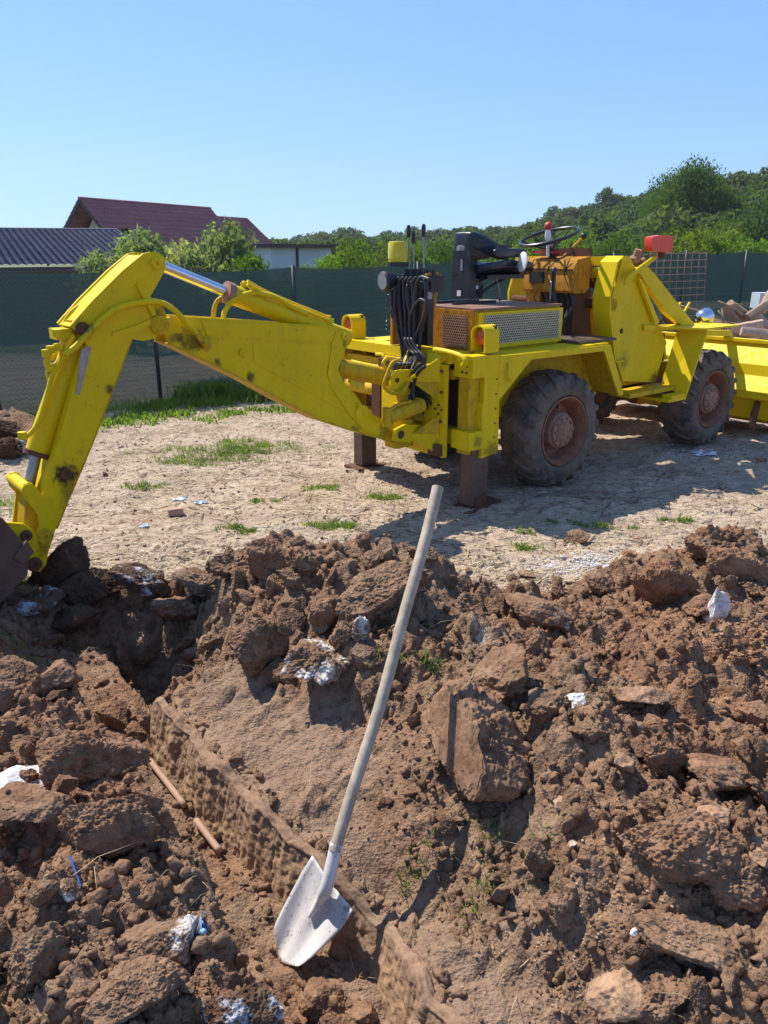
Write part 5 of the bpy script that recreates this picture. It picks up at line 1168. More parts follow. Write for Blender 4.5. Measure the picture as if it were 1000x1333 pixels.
# mesh wires: zigzag pairs, one part
V = []; Fc = []; pitch = .055
for k in range(int(13/pitch)):
    s = -5.+k*pitch; z = 0; pts = []; i = 0
    zt = ftop(s)
    while z < zt+.03: 
        pts.append((s+(pitch/2 if i % 2 else -pitch/2)+pitch*.5, z)); z += pitch*.5; i += 1
    for (sa, za), (sb, zb) in zip(pts, pts[1:]):
        a_ = fpt(sa, .012); b_ = fpt(sb, .012); r_ = .0013; base = len(V)
        for q in ((a_, za), (b_, zb)):
            for o_ in ((-r_, 0), (r_, r_), (r_, -r_)): V.append((q[0][0]-F0.x+FD[0]*o_[0]*1.5, q[0][1]-F0.y-o_[1], q[1]+o_[0]))
        for m_ in range(3): Fc.append((base+m_, base+(m_+1) % 3, base+3+(m_+1) % 3, base+3+m_))
o = link('wire_mesh', np_mesh('wire_mesh', V, Fc), FEN, M['wire']); o['kind'] = 'stuff'
b = B()
for zz in (.5, 1.0, 1.50):
    tube(b, [(fpt(s, .02)[0]-F0.x, fpt(s, .02)[1]-F0.y, zz if zz < 1.4 else ftop(s)-.01) for s in np.arange(-7.5, 20, .6)], .002, 5)
obj('tension_wires', b, M['wire'], FEN)
# rusty reinforcement mesh leaning on the fence
M['rebar'] = simple('rusty_rebar', (.42, .24, .2), .8, .2, .2, 30)
RB = empty('rebar_mesh_panel', Vector((*fpt(9.6, .2), 0))); tag(RB, 'rusty reinforcement mesh panel leaning upright against the green fence', 'mesh panel')
def rb_pt(px, py): 
    # plane parallel to the fence, a little in front
    n = np.array([FD[1], -FD[0], 0]); o3 = np.array([*fpt(0, .16), 0]); r = ray(px, py); C0 = np.array([0, 0, EYE]); tt = ((o3-C0)@n)/(r@n); return Vector(C0+r*tt)-RB.location
for k, (x0, x1) in enumerate(zip(np.linspace(838, 920, 10), np.linspace(830, 914, 10))): 
    b = B(); tube(b, [rb_pt(x0, 328), rb_pt(x1, 425)], .006, 5); obj('bar', b, M['rebar'], RB)
for k in range(11):
    b = B(); tube(b, [rb_pt(826, 331+9.3*k), rb_pt(921-k*.6, 329+9.0*k)], .008, 5); obj('bar', b, M['rebar'], RB)

# ------------------------------------------------------------------ wood and rubble pile at the right
M['log'] = simple('split_firewood', (.30, .2, .13), .85, 0, .3, 14, .5, .01); M['logend'] = simple('pale_split_wood', (.46, .33, .24), .8, 0, .25, 16, .4, .008); M['darkwood'] = simple('dark_old_wood', (.07, .05, .04), .9, 0, .3, 14, .4)
def world_at(px, py, d): return at_d(px, py, d)
rl_ = random.Random(11)
piles = [(968, 408, 34, 12, .5, 'split log with a pale face on top of the wood pile'), (990, 402, 30, 10, -.5, 'slanting split log at the upper right of the wood pile'), (945, 424, 24, 12, .2, 'short round log at the left of the wood pile'), (972, 425, 26, 13, -.2, 'thick pale log in the middle of the wood pile'), (992, 420, 24, 12, .6, 'light log under the slanting one in the wood pile'), (955, 412, 22, 10, .9, 'brown billet pointing up from the wood pile'), (985, 433, 26, 10, .1, 'low log at the bottom right of the wood pile'), (938, 436, 30, 8, 0., 'thin plank lying at the foot of the wood pile'), (960, 438, 24, 10, .3, 'knotty log at the foot of the wood pile'), (930, 428, 22, 9, -.4, 'dark log half hidden behind the loader bucket'), (999, 392, 20, 12, -.9, 'thick grey log at the top right corner of the wood pile'), (975, 414, 16, 9, .4, 'stubby billet between the two biggest logs')]
for (px, py, ln, wd, an, lab) in piles:
    d = 11.8+rl_.uniform(-.3, .3)-(py-400)*.012; c = world_at(px, py, d); l_ = ln*1.5*d/FPX; r = wd/2*1.25*d/FPX
    b = B(); n = 9; secs = 7; pr = []
    off = [rl_.uniform(.75, 1.15) for _ in range(n)]
    for k in range(secs): pr.append((-l_/2+l_*k/(secs-1), r*(1+.06*rl_.uniform(-1, 1))))
    lathe(b, [(pr[0][0], 0)]+pr+[(pr[-1][0], 0)], (0, 0, 0), (1, 0, 0), n)
    for v in b.verts:
        a_ = int((math.atan2(v.co.z, v.co.y)/(2*math.pi)*n) % n); v.co.y *= off[a_]; v.co.z *= off[(a_+3) % n]
        if v.co.z > r*.7: v.co.z = r*.7
    o = obj('firewood_log', b, M['logend'] if rl_.random() < .6 else M['log'], None, ang=40)
    o.location = c; o.rotation_euler = (rl_.uniform(-1.2, 1.2), an, rl_.uniform(-.5, .7)); tag(o, lab, 'log', 'logs in the wood pile')
sticks = [((887, 398), (955, 422), 'long thin stick sloping down into the wood pile', .012), ((935, 392), (968, 410), 'bent brown branch on the wood pile', .012), ((940, 400), (942, 425), 'upright stake in the rubble left of the logs', .013), ((942, 400), (967, 396), 'thin bar resting across the upright stake', .010), ((935, 404), (943, 420), 'short leaning twig beside the upright stake', .009)]
for p0, p1, lab, r in sticks:
    a_ = Vector(world_at(*p0, 11.3)); b_ = Vector(world_at(*p1, 11.3)); b = B(); tube(b, [a_, (a_+b_)/2+Vector((0, 0, .02)), b_], r*1.2, 6); o = obj('stick', b, M['log'], None, smooth=True); tag(o, lab, 'stick')
b = B(); 
RN = np.random.default_rng(3); Vr = []; Fr = []; V0, F0_ = clod_mesh('r', 2, 77, 9, .5, (1, .7, .5))
for k in range(420):
    px = RN.uniform(915, 1075); py = 452-RN.random()*28*min(1, (px-905)/70)-2; d = RN.uniform(11.2, 12.8); c = world_at(px, py, d); gz_ = float(ground_h(np.array([c[0]]), np.array([c[1]]))[0]); c[2] = min(c[2], gz_+.34)
    r = RN.uniform(.02, .075); th_ = RN.uniform(0, 6.28); R2 = np.array([[math.cos(th_), -math.sin(th_), 0], [math.sin(th_), math.cos(th_), 0], [0, 0, 1]]); Vr.append((V0@R2.T)*r+c); Fr.append(F0_+k*len(V0))
o = link('rubble', np_mesh('rubble', np.concatenate(Vr), np.concatenate(Fr), True), None, M['log']); tag(o, 'heap of wood chips and rubble under the firewood by the right fence', 'rubble', None, 'stuff')
b = B(); c = world_at(996, 391, 12.3); box(b, -.16, .22, -.15, .15, -.12, .12); bev(b, .01); M['crate'] = simple('pale_blue_plastic', (.45, .53, .6), .5, 0, .1); o = obj('crate', b, M['crate'], None); o.location = c; tag(o, 'pale grey blue crate on top of the wood pile at the right edge', 'crate')
b = B(); box(b, -.16, .22, -.15, .15, -.2, .13); 

# ------------------------------------------------------------------ buildings beyond the fence
def tile_mat(name, c1, c2, rough=.4):
    t = NT(name); P = t.tc.outputs['Object']; a = t.noise(P, 1.2, 5, .6); b = t.noise(P, 14, 4)
    cc = t.mix(t.ramp(a, [(.3, 0.), (.7, 1.)]), c1, c2); cc = t.mix(t.ramp(b, [(.5, 0.), (.8, .35)]), cc, tuple(v*.55 for v in c1)); return t.fin(cc, rough, 0)
M['roof_red'] = tile_mat('maroon_metal_tiles', (.27, .055, .055), (.36, .10, .09)); M['roof_blue'] = tile_mat('anthracite_tiles', (.04, .045, .085), (.085, .09, .13), .75)
M['wall_white'] = simple('white_render', (.72, .71, .68), .85, 0, .05, 6); M['wall_brown'] = simple('brown_brick_wall', (.2, .13, .09), .9, 0, .25, 8); M['fascia'] = simple('dark_fascia', (.05, .03, .028), .6); M['wall_grey'] = simple('grey_blue_render', (.5, .56, .62), .85, 0, .06, 5)
def roof_tiles(name, e0, e1, r0, r1, m, parent, du=.25, dv=.36, amp=.028, step=.03):
    "tiled slope between eave e0-e1 and ridge r0-r1; rounded columns and stepped rows as real relief"
    e0, e1, r0, r1 = map(Vector, (e0, e1, r0, r1)); LU = max((e1-e0).length, (r1-r0).length); LV = ((r0+r1)/2-(e0+e1)/2).length
    nrm = (e1-e0).cross(r0-e0).normalized(); 
    if nrm.z < 0: nrm = -nrm
    nu = int(LU/du*6); rows = int(LV/dv); 
    us = np.linspace(0, 1, nu+1); V = []; 
    vs = []
    for r in range(rows): vs += [(r/rows, step), ((r+.9)/rows, .004), ((r+.999)/rows, 0.)]
    E0, E1, R0, R1, N = [np.array(v) for v in (e0, e1, r0, r1, nrm)]
    for v, h in vs:
        A_ = E0+(R0-E0)*v; B_ = E1+(R1-E1)*v; ph = (us*LU)/du*2*np.pi
        V.append(A_[None]+(B_-A_)[None]*us[:, None]+N[None]*(h+amp*np.abs(np.sin(ph/2))**1.0)[:, None])
    n1 = nu+1; V = np.concatenate(V); idx = np.arange(len(vs)*n1).reshape(len(vs), n1); Fc = np.stack([idx[:-1, :-1], idx[:-1, 1:], idx[1:, 1:], idx[1:, :-1]], -1).reshape(-1, 4)
    o = link(name, np_mesh(name, V, Fc), parent, m); return o
def W3(px, py, d): return Vector(at_d(px, py, d))
# dark hipped roof, low house on the left
HB = empty('house', Vector(at_d(60, 345, 27))*1.0); HB.location.z = -1.3; tag(HB, 'low house with dark blue grey tiled hip roof behind the left end of the fence', 'house')
hl = HB.location
eL = Vector(W3(-160, 347, 25)); eR = Vector(W3(212, 341, 30.5)); eL.z = eR.z = 1.24; rL = W3(-150, 292, 33); rR = W3(152, 302, 36.5); rL.z = rR.z = 2.72
bR = Vector(W3(238, 336, 42)); bR.z = 1.24
roof_tiles('roof', eL-hl, eR-hl, rL-hl, rR-hl, M['roof_blue'], HB, .27, .36, .05, .06)
roof_tiles('roof', eR-hl, bR-hl, rR-hl, rR-hl+Vector((.05, .05, 0)), M['roof_blue'], HB, .27, .36, .03, .03)
b = B(); inn = Vector((0, .6, 0))
for a_, c_ in ((eL, eR), (eR, bR)):
    prism(b, [a_-hl+Vector((0, .0, -.14)), c_-hl+Vector((0, 0, -.14)), c_-hl+Vector((0, 0, -.005)), a_-hl+Vector((0, 0, -.005))], (.02, .06, 0))
obj('fascia', b, M['fascia'], HB)
b = B(); prism(b, [eL-hl+Vector((0, .5, -2.6)), eR-hl+Vector((-.5, .5, -2.6)), eR-hl+Vector((-.5, .5, -.14)), eL-hl+Vector((0, .5, -.14))], (0, 6, 0)); obj('wall', b, M['wall_brown'], HB)
b = B(); tube(b, [rL-hl, rR-hl+Vector((0, 0, .02))], .09, 8); obj('ridge_cap', b, M['roof_blue'], HB); b = B(); tube(b, [rR-hl, eR-hl], .08, 8); obj('ridge_cap', b, M['roof_blue'], HB)
# red roofed house
HR = empty('house', Vector(at_d(200, 330, 52))); HR.location.z = -1.3; hl = HR.location; tag(HR, 'taller house with maroon tiled gable roof and white gable left of the centre', 'house')
r0 = W3(103, 260, 44); r1 = W3(274, 272, 54); r1.z = r0.z = (r0.z+r1.z)/2+.05
dx = (r1-r0).normalized(); nn = Vector((dx.y, -dx.x, 0)); slope = 3.3; drop = 3.5
e0 = r0+nn*slope+Vector((0, 0, -drop)); e1 = r1+nn*slope+Vector((0, 0, -drop))
roof_tiles('roof', e0-hl, e1-hl, r0-hl, r1-hl, M['roof_red'], HR, .30, .36, .035, .035)
f0 = r0-nn*slope+Vector((0, 0, -drop)); f1 = r1-nn*slope+Vector((0, 0, -drop)); roof_tiles('roof', f1-hl, f0-hl, r1-hl, r0-hl, M['roof_red'], HR, .30, .36, .035, .035)
r2 = r1+Vector((0, 0, -.55)); r3 = r2+dx*4.2; g1 = r2+nn*slope+Vector((0, 0, -drop)); g2 = r3+nn*slope+dx*1.5+Vector((0, 0, -drop))
roof_tiles('roof', g1-hl, g2-hl, r2-hl, r3-hl, M['roof_red'], HR, .30, .36, .035, .035)
b = B(); tube(b, [r0-hl, r1-hl], .1, 8); obj('ridge_cap', b, M['roof_red'], HR); b = B(); tube(b, [r2-hl, r3-hl], .1, 8); obj('ridge_cap', b, M['roof_red'], HR); b = B(); tube(b, [r3-hl, g2-hl], .1, 8); obj('ridge_cap', b, M['roof_red'], HR)
b = B(); i0 = r0+dx*1.5; prism(b, [i0+nn*(slope-.5)-hl+Vector((0, 0, -drop-.1)), i0-hl+Vector((0, 0, -.3)), i0-nn*(slope-.5)-hl+Vector((0, 0, -drop-.1)), i0-nn*(slope-.5)-hl+Vector((0, 0, -4.5)), i0+nn*(slope-.5)-hl+Vector((0, 0, -4.5))], dx*((r1-r0).length-1.8)); 
for v in b.verts: pass
gb = obj('wall', b, M['wall_white'], HR)
for sg in (1, -1):
    b = B(); q0 = r0-hl+Vector((0, 0, -.02)); q1 = (e0 if sg > 0 else f0)-hl+Vector((0, 0, -.02)); prism(b, [q0, q1, q1+Vector((0, 0, -.2)), q0+Vector((0, 0, -.2))], dx*.12); obj('verge_board', b, M['fascia'], HR)
b = B(); w0 = i0-dx*.02+nn*1.2-hl+Vector((0, 0, -2.6)); prism(b, [w0, w0+nn*.9, w0+nn*.9+Vector((0, 0, 1.)), w0+Vector((0, 0, 1.))], dx*-.03); obj('window', b, M['darkgap'], HR)
# flat roofed annex
HW = empty('shed', Vector(at_d(388, 345, 30))); HW.location.z = -1.2; hl = HW.location; tag(HW, 'small pale flat roofed building with a dark brown roof edge right of the red roof', 'shed')
s0 = W3(346, 316, 28); s1 = W3(433, 320, 31); s0.z = s1.z = (s0.z+s1.z)/2; sd_ = (s1-s0).normalized(); sn = Vector((-sd_.y, sd_.x, 0))
b = B(); prism(b, [s0+sd_*.25-hl+Vector((0, 0, -.1)), s1-sd_*.1-hl+Vector((0, 0, -.1)), s1-sd_*.1-hl+Vector((0, 0, -3.2)), s0+sd_*.25-hl+Vector((0, 0, -3.2))], sn*3); obj('wall', b, M['wall_grey'], HW)
b = B(); prism(b, [s0-hl-sn*.3, s1-hl-sn*.3, s1-hl+sn*3.3, s0-hl+sn*3.3], (0, 0, -.13)); obj('roof', b, M['fascia'], HW)
b = B(); m_ = s0+sd_*(s1-s0).length*.42; prism(b, [m_-hl+Vector((0, 0, -.13))-sn*.06, m_+sd_*.1-hl+Vector((0, 0, -.13))-sn*.06, m_+sd_*.1-hl+Vector((0, 0, -3.2))-sn*.06, m_-hl+Vector((0, 0, -3.2))-sn*.06], sn*.05); obj('downpipe', b, M['post'], HW)

# ------------------------------------------------------------------ foliage
def leaf_mat(name, c, sat=1., tr=.35):
    t = NT(name); P = t.geo.outputs['Position']; a = t.noise(P, .35, 4, .6); b = t.noise(P, 3.2, 3); oi = t.n.new('ShaderNodeObjectInfo')
    cc = t.mix(t.ramp(a, [(.35, 0.), (.65, 1.)]), tuple(v*.62 for v in c), tuple(v*1.25 for v in c)); cc = t.mix(t.ramp(b, [(.4, 0.), (.75, .4)]), cc, (c[0]*1.9, c[1]*1.5, c[2]*1.1))
    cc = t.mix(t.ramp(oi.outputs['Random'], [(.0, .0), (.55, .25), (1., .6)]), cc, tuple(v*.5 for v in c)); cc = t.mix(t.ramp(oi.outputs['Random'], [(.0, .5), (.25, .0), (.8, 0.), (1., .4)]), cc, (c[0]*1.9, c[1]*1.25, c[2]*1.2))
    t.fin(cc, .75, **{'Specular IOR Level': .15}); tl = t.n.new('ShaderNodeBsdfTranslucent'); t.l(t.mix(1., cc, (1.5, 1.7, .6), 'MULTIPLY'), tl.inputs[0]); mx = t.n.new('ShaderNodeMixShader'); mx.inputs[0].default_value = tr
    t.l(t.b.outputs[0], mx.inputs[1]); t.l(tl.outputs[0], mx.inputs[2]); t.l(mx.outputs[0], t.out.inputs[0]); return t.m
M['leaf_a'] = leaf_mat('bush_leaves', (.085, .15, .03), tr=.45); M['leaf_b'] = leaf_mat('bright_leaves', (.13, .21, .035), tr=.45); M['leaf_c'] = leaf_mat('grey_green_leaves', (.22, .27, .15), tr=.45); M['leaf_d'] = leaf_mat('dark_leaves', (.05, .095, .03), tr=.4); M['bark'] = simple('bark', (.12, .09, .07), .9, 0, .3, 8, .5, .02)
M['forest'] = leaf_mat('forest_leaves', (.075, .115, .045), tr=.45)
def crown_mesh(name, seed, nb=34, per=230, leaf=.06, shape=(1, 1, 1), spray=0., core=.0):
    "unit crown: blobs spread through the volume, leaf faces near each blob's skin"
    r_ = np.random.default_rng(seed); C_ = r_.normal(size=(nb, 3)); C_ /= np.linalg.norm(C_, axis=1)[:, None]; C_ *= (r_.random(nb)**.45*.74)[:, None]; C_[:, 2] = C_[:, 2]*.9
    R = r_.uniform(.2, .4, nb)*(1.1-.35*np.linalg.norm(C_, axis=1)); V = []; 
    for c, r in zip(C_, R):
        n = int(per*(r/.3)**2); d = r_.normal(size=(n, 3)); d /= np.linalg.norm(d, axis=1)[:, None]; rr = r*(1-.35*r_.random(n)**2+.18*r_.normal(size=n)*(.5+spray)); p = c+d*rr[:, None]*np.array([1, 1, .85])
        nrm = d*.5+r_.normal(size=(n, 3))*.55; nrm /= np.linalg.norm(nrm, axis=1)[:, None]; u = np.cross(nrm, r_.normal(size=(n, 3))); u /= np.linalg.norm(u, axis=1)[:, None]; w = np.cross(nrm, u); s = leaf*r_.uniform(.6, 1.3, n)[:, None]
        V.append(np.stack([p-u*s, p-w*s*.55+nrm*s*.15, p+u*s, p+w*s*.55+nrm*s*.15], 1).reshape(-1, 3))
    V = np.concatenate(V)*np.array(shape); V = V/np.percentile(np.abs(V), 98.5, axis=0); return np_mesh(name, V, np.arange(len(V)).reshape(-1, 4))
CR = [crown_mesh('crown', 500+k, 34+4*k, 380, .036) for k in range(4)]
CF = [crown_mesh('crown', 520+k, 30, 300, .05, spray=.5) for k in range(2)]
CB = crown_mesh('crown', 540, 60, 480, .024, (1, 1, 1), .6)
def tree(name, x, y, zt_, w, h, me, m, label, cat='tree', group=None, trunk=True, rot=None):
    g = float(ground_h(np.array([x]), np.array([y]))[0]); base = zt_-h*1.0; root = empty(name, (x, y, g)); tag(root, label, cat, group)
    c = link('crown', with_mat(me, M[m]), root); c.scale = (w/2, w/2, h/2); c.location = (0, 0, zt_-g-h/2); c.rotation_euler = (0, 0, rot if rot is not None else random.uniform(0, 6.28))
    if trunk:
        b = B(); H_ = zt_-g-h*.35; lean = random.uniform(-.1, .1)*w; tube(b, [(0, 0, -.1), (lean*.3, 0, H_*.4), (lean, 0, H_)], [.05+.018*w, .04+.014*w, .02], 8)
        for k in range(4): a_ = k*1.57+random.random(); tube(b, [(lean*.4, 0, H_*.45), (lean*.4+math.cos(a_)*w*.16, math.sin(a_)*w*.16, H_*.75), (math.cos(a_)*w*.3, math.sin(a_)*w*.3, H_*.98)], [.03+.008*w, .025+.005*w, .01], 6)
        obj('trunk', b, M['bark'], root, smooth=True)
    return root
def at_px(px, ytop, d): p = at_d(px, ytop, d); return p
bushes = [  # px centre, top py, dist, width px, height m, mesh, mat, label
 (158, 312, 14.5, 120, 1.8, 'F0', 'leaf_c', 'grey green willowy bush directly left of the excavator arm behind the fence'),
 (228, 297, 16, 105, 2.4, 'F1', 'leaf_c', 'tall grey green shrub in front of the maroon roof'),
 (278, 303, 15, 105, 2.2, 'F0', 'leaf_c', 'feathery shrub right of the arm in front of the maroon roof'),
 (330, 316, 14, 95, 1.7, 'F1', 'leaf_a', 'low yellowish green shrub before the pale shed'),
 (452, 316, 19, 70, 2.2, 'C0', 'leaf_b', 'bright green bush right of the pale shed'),
 (415, 333, 17, 50, 1.4, 'C1', 'leaf_b', 'low bright bush under the roof edge of the pale shed'),
 (500, 314, 21, 60, 2.4, 'C2', 'leaf_b', 'bright green bush left of the amber beacon'),
 (545, 312, 23, 60, 2.6, 'C3', 'leaf_b', 'bright green bush behind the control levers'),
 (580, 318, 26, 52, 2.2, 'C0', 'leaf_a', 'mid green bush left of the black seat'),
 (660, 320, 25, 80, 2.4, 'C1', 'leaf_a', 'mid green bush behind the black seat'),
 (700, 312, 32, 70, 3.2, 'C2', 'leaf_b', 'bright tree between the seat and the steering wheel'),
 (765, 300, 36, 90, 4.2, 'C3', 'leaf_b', 'bright green tree behind the steering wheel'),
 (800, 306, 30, 70, 3.4, 'C0', 'leaf_a', 'mid green tree right of the steering wheel'),
 (905, 300, 27, 90, 2.8, 'C1', 'leaf_b', 'bright shrub below the tallest tree right of the red lamp'),
 (985, 300, 26, 80, 2.6, 'C2', 'leaf_b', 'bright shrub at the right picture edge above the fence'),
 (950, 290, 34, 90, 3.6, 'C3', 'leaf_a', 'mid green tree between the tallest tree and the right edge'),
 (850, 292, 38, 90, 4.2, 'C2', 'leaf_a', 'broad tree directly behind the red lamp'),
 (620, 308, 40, 80, 3.6, 'C3', 'leaf_a', 'mid green tree above the seat backrest farther away'),
 (1010, 262, 48, 90, 6., 'C0', 'leaf_d', 'dark tree at the right picture edge on the slope'),
]
pick = {'C0': CR[0], 'C1': CR[1], 'C2': CR[2], 'C3': CR[3], 'F0': CF[0], 'F1': CF[1]}
for (px, ty, d, wpx, h, mk, mt, lab) in bushes:
    p = at_px(px, ty, d); tree('tree' if 'tree' in lab else 'bush', p[0], p[1], p[2], wpx*1.15*d/FPX, h*1.1, pick[mk], mt, lab, 'tree' if 'tree' in lab else 'bush')
p = at_px(905, 217, 62); root = tree('tree', p[0], p[1], p[2], 6.0, 7.6, CB, 'leaf_a', 'tallest dark green tree standing out against the sky at the upper right', 'tree')
for (dx_, dz_, s_) in ((-1.7, 3.2, 2.6), (1.9, 3.4, 2.8), (-.3, 5.2, 2.4), (2.6, 1.8, 2.2), (-2.6, 1.6, 2.4)):
    c = link('crown', with_mat(CB, M['leaf_d' if dx_ > 2 else 'leaf_a']), root); c.scale = (s_*.8, s_*.8, s_*.8); c.location = (dx_, 0, p[2]-root.location.z-7.2+dz_-.1)
# a straggling dark tree and a dead one on the hill
p = at_px(845, 268, 80); tree('tree', p[0], p[1], p[2], 7., 7, CR[1], 'leaf_d', 'dark rounded tree left of the tallest tree on the slope', 'tree')
# hill
hx = np.linspace(-140, 420, 190); hy = np.concatenate([np.linspace(42, 120, 50), np.linspace(124, 330, 70), np.linspace(340, 700, 16)])
HX, HY = np.meshgrid(hx, hy)
SIL = [(-300, 318), (200, 316), (335, 306), (420, 297), (470, 294), (520, 297), (600, 288), (680, 283), (760, 268), (830, 258), (900, 248), (960, 235), (1000, 230), (1100, 222), (1400, 215)]
def hill_h(x, y):
    px = 500+x/(y*cP+.0)*FPX*.97; sil = np.interp(px, [a for a, _ in SIL], [b for _, b in SIL])
    dr = 230-110*sst(550, 1000, px)     # distance of the crest
    top = EYE+(330-sil)/FPX*dr*1.03-5.4-3.4*(1-sst(620, 880, px))
    f = sst(.25, 1., y/dr); return -1.6+(top+1.6)*f+1.*fbm2(x*.02, y*.02, 3, 70)*sst(60, 120, y)
HZ = hill_h(HX, HY); n1 = len(hx); idx = np.arange(HX.size).reshape(HX.shape); Fc = np.stack([idx[:-1, :-1], idx[:-1, 1:], idx[1:, 1:], idx[1:, :-1]], -1).reshape(-1, 4)
t = NT('hill_ground'); M['hill'] = t.fin(t.ramp(t.noise(t.geo.outputs['Position'], .05, 5, .7), [(.35, (.03, .05, .015)), (.7, (.08, .11, .03))]), .9)
tag(link('hill', np_mesh('hill', np.stack([HX.ravel(), HY.ravel(), HZ.ravel()], 1), Fc, True), None, M['hill']), kind='structure')
# wood on the hill: points that carry the crowns of the nearer trees
RF = np.random.default_rng(9); N = 7000; fx = RF.uniform(-90, 260, N); fy = 55+RF.random(N)**1.1*230; px = 500+fx/(fy*cP)*FPX
k = (px > 250) & (px < 1150) & ((fy > 75) | (px > 640)); fx, fy = fx[k], fy[k]; fz = hill_h(fx, fy); N = len(fx)
me = np_mesh('forest', np.stack([fx, fy, fz+1.3], 1), np.zeros((0, 4), int), attrs={'size': RF.uniform(1.5, 3.2, N)*(1+.35*(RF.random(N) < .1)), 'turn': RF.uniform(0, 6.28, N)})
fo_ = link('forest', me, None, M['forest']); tag(fo_, 'dense dark green wood covering the distant hillside', 'wood', None, 'stuff')
ng = bpy.data.node_groups.new('forest', 'GeometryNodeTree'); ng.interface.new_socket('Geometry', in_out='INPUT', socket_type='NodeSocketGeometry'); ng.interface.new_socket('Geometry', in_out='OUTPUT', socket_type='NodeSocketGeometry')
gi = ng.nodes.new('NodeGroupInput'); gou = ng.nodes.new('NodeGroupOutput'); m2p = ng.nodes.new('GeometryNodeMeshToPoints'); iop = ng.nodes.new('GeometryNodeInstanceOnPoints'); g2i = ng.nodes.new('GeometryNodeGeometryToInstance')
sm = ng.nodes.new('GeometryNodeSetMaterial'); sm.inputs['Material'].default_value = M['forest']
far_me = [crown_mesh('crown', 560+k, 18, 260, .06) for k in range(3)]
srcs = []
for k in range(3):   # three of the slope's own trees lend their crowns
    px_ = (540, 720, 800)[k]; q = at_px(px_, (292, 279, 262)[k], (205, 170, 130)[k]); g = float(hill_h(np.array([q[0]]), np.array([q[1]]))[0])
    root = empty('tree', (q[0], q[1], g)); tag(root, ('tree on the far crest above the control levers', 'tree on the hill crest above the steering wheel', 'tree on the hill crest left of the red lamp')[k], 'tree'); c = link('crown', with_mat(far_me[k], M['forest']), root); c.scale = (2.6, 2.6, 2.8); c.location = (0, 0, 4); srcs.append(c)
    b = B(); tube(b, [(0, 0, -.2), (0, 0, 4)], .15, 6); obj('trunk', b, M['bark'], root)
for c in srcs:
    oi = ng.nodes.new('GeometryNodeObjectInfo'); oi.inputs['Object'].default_value = c; oi.transform_space = 'ORIGINAL'; ng.links.new(oi.outputs['Geometry'], g2i.inputs[0])
na = ng.nodes.new('GeometryNodeInputNamedAttribute'); na.data_type = 'FLOAT'; na.inputs[0].default_value = 'size'; nb_ = ng.nodes.new('GeometryNodeInputNamedAttribute'); nb_.data_type = 'FLOAT'; nb_.inputs[0].default_value = 'turn'
cx = ng.nodes.new('ShaderNodeCombineXYZ'); ng.links.new(nb_.outputs[0], cx.inputs[2])
ng.links.new(gi.outputs[0], m2p.inputs[0]); ng.links.new(m2p.outputs[0], iop.inputs['Points']); ng.links.new(g2i.outputs[0], iop.inputs['Instance']); iop.inputs['Pick Instance'].default_value = True
ng.links.new(na.outputs[0], iop.inputs['Scale']); ng.links.new(cx.outputs[0], iop.inputs['Rotation']); ng.links.new(iop.outputs[0], gou.inputs[0])
mo = fo_.modifiers.new('forest', 'NODES'); mo.node_group = ng

# ------------------------------------------------------------------ grass, weeds, litter
M['grass'] = leaf_mat('grass_blades', (.17, .25, .06), tr=.5); M['drygrass'] = simple('dry_grass', (.45, .36, .2), .7, 0, .2, 20)
def blades(name, cx_, cy_, n, sx, sy, hmin, hmax, wd, m, seed, rot=0., bend=.5):
    r_ = np.random.default_rng(seed); a = r_.normal(size=n)*sx*.5; c = r_.normal(size=n)*sy*.5
    if n > 100:
        K = max(5, n//28); ka, kc = r_.normal(size=K)*sx*.55, r_.normal(size=K)*sy*.55; w_ = r_.random(K)**2; ki = r_.choice(K, n, p=w_/w_.sum()); sp_ = min(sx, sy)*.16+.01; a = ka[ki]+r_.normal(size=n)*sp_*1.5; c = kc[ki]+r_.normal(size=n)*sp_
    x = cx_+a*math.cos(rot)-c*math.sin(rot); y = cy_+a*math.sin(rot)+c*math.cos(rot)
    z = ground_h(x, y); h = r_.uniform(hmin, hmax, n); th = r_.uniform(0, 6.28, n); l = r_.uniform(.1, bend, n)*h*1.6; dx, dy = np.cos(th), np.sin(th); w = wd*r_.uniform(.6, 1.3, n); ux, uy = -dy*w/2, dx*w/2
    P0 = np.stack([x-ux, y-uy, z-.004], 1); P1 = np.stack([x+ux, y+uy, z-.004], 1); P2 = np.stack([x+dx*l*.4+ux*.8, y+dy*l*.4+uy*.8, z+h*.7], 1); P3 = np.stack([x+dx*l*.4-ux*.8, y+dy*l*.4-uy*.8, z+h*.7], 1); P4 = np.stack([x+dx*l, y+dy*l, z+h], 1); P5 = P4+np.stack([ux*.1, uy*.1, ux*0], 1)
    V = np.stack([P0, P1, P2, P3, P4, P5], 1).reshape(-1, 3); i = np.arange(n)*6; Fc = np.concatenate([np.stack([i, i+1, i+2, i+3], 1), np.stack([i+3, i+2, i+5, i+4], 1)]); return V, Fc
def join(name, lst, m, label, cat, seed=0):
    V = []; Fc = []; o_ = 0
    for v, f in lst: V.append(v); Fc.append(f+o_); o_ += len(v)
    o = link(name, np_mesh(name, np.concatenate(V), np.concatenate(Fc)), None, m); tag(o, label, cat, None, 'stuff'); return o
L1 = []
for k in range(34):      # weeds along the fence foot
    s = -3.5+k*.16; p = fpt(s, .25+.25*RNG.random()); L1.append(blades('w', p[0], p[1], int(20+90*RNG.random()**2), .28, .22, .02, .06+.13*RNG.random()**2, .012, None, 800+k, bend=.8))
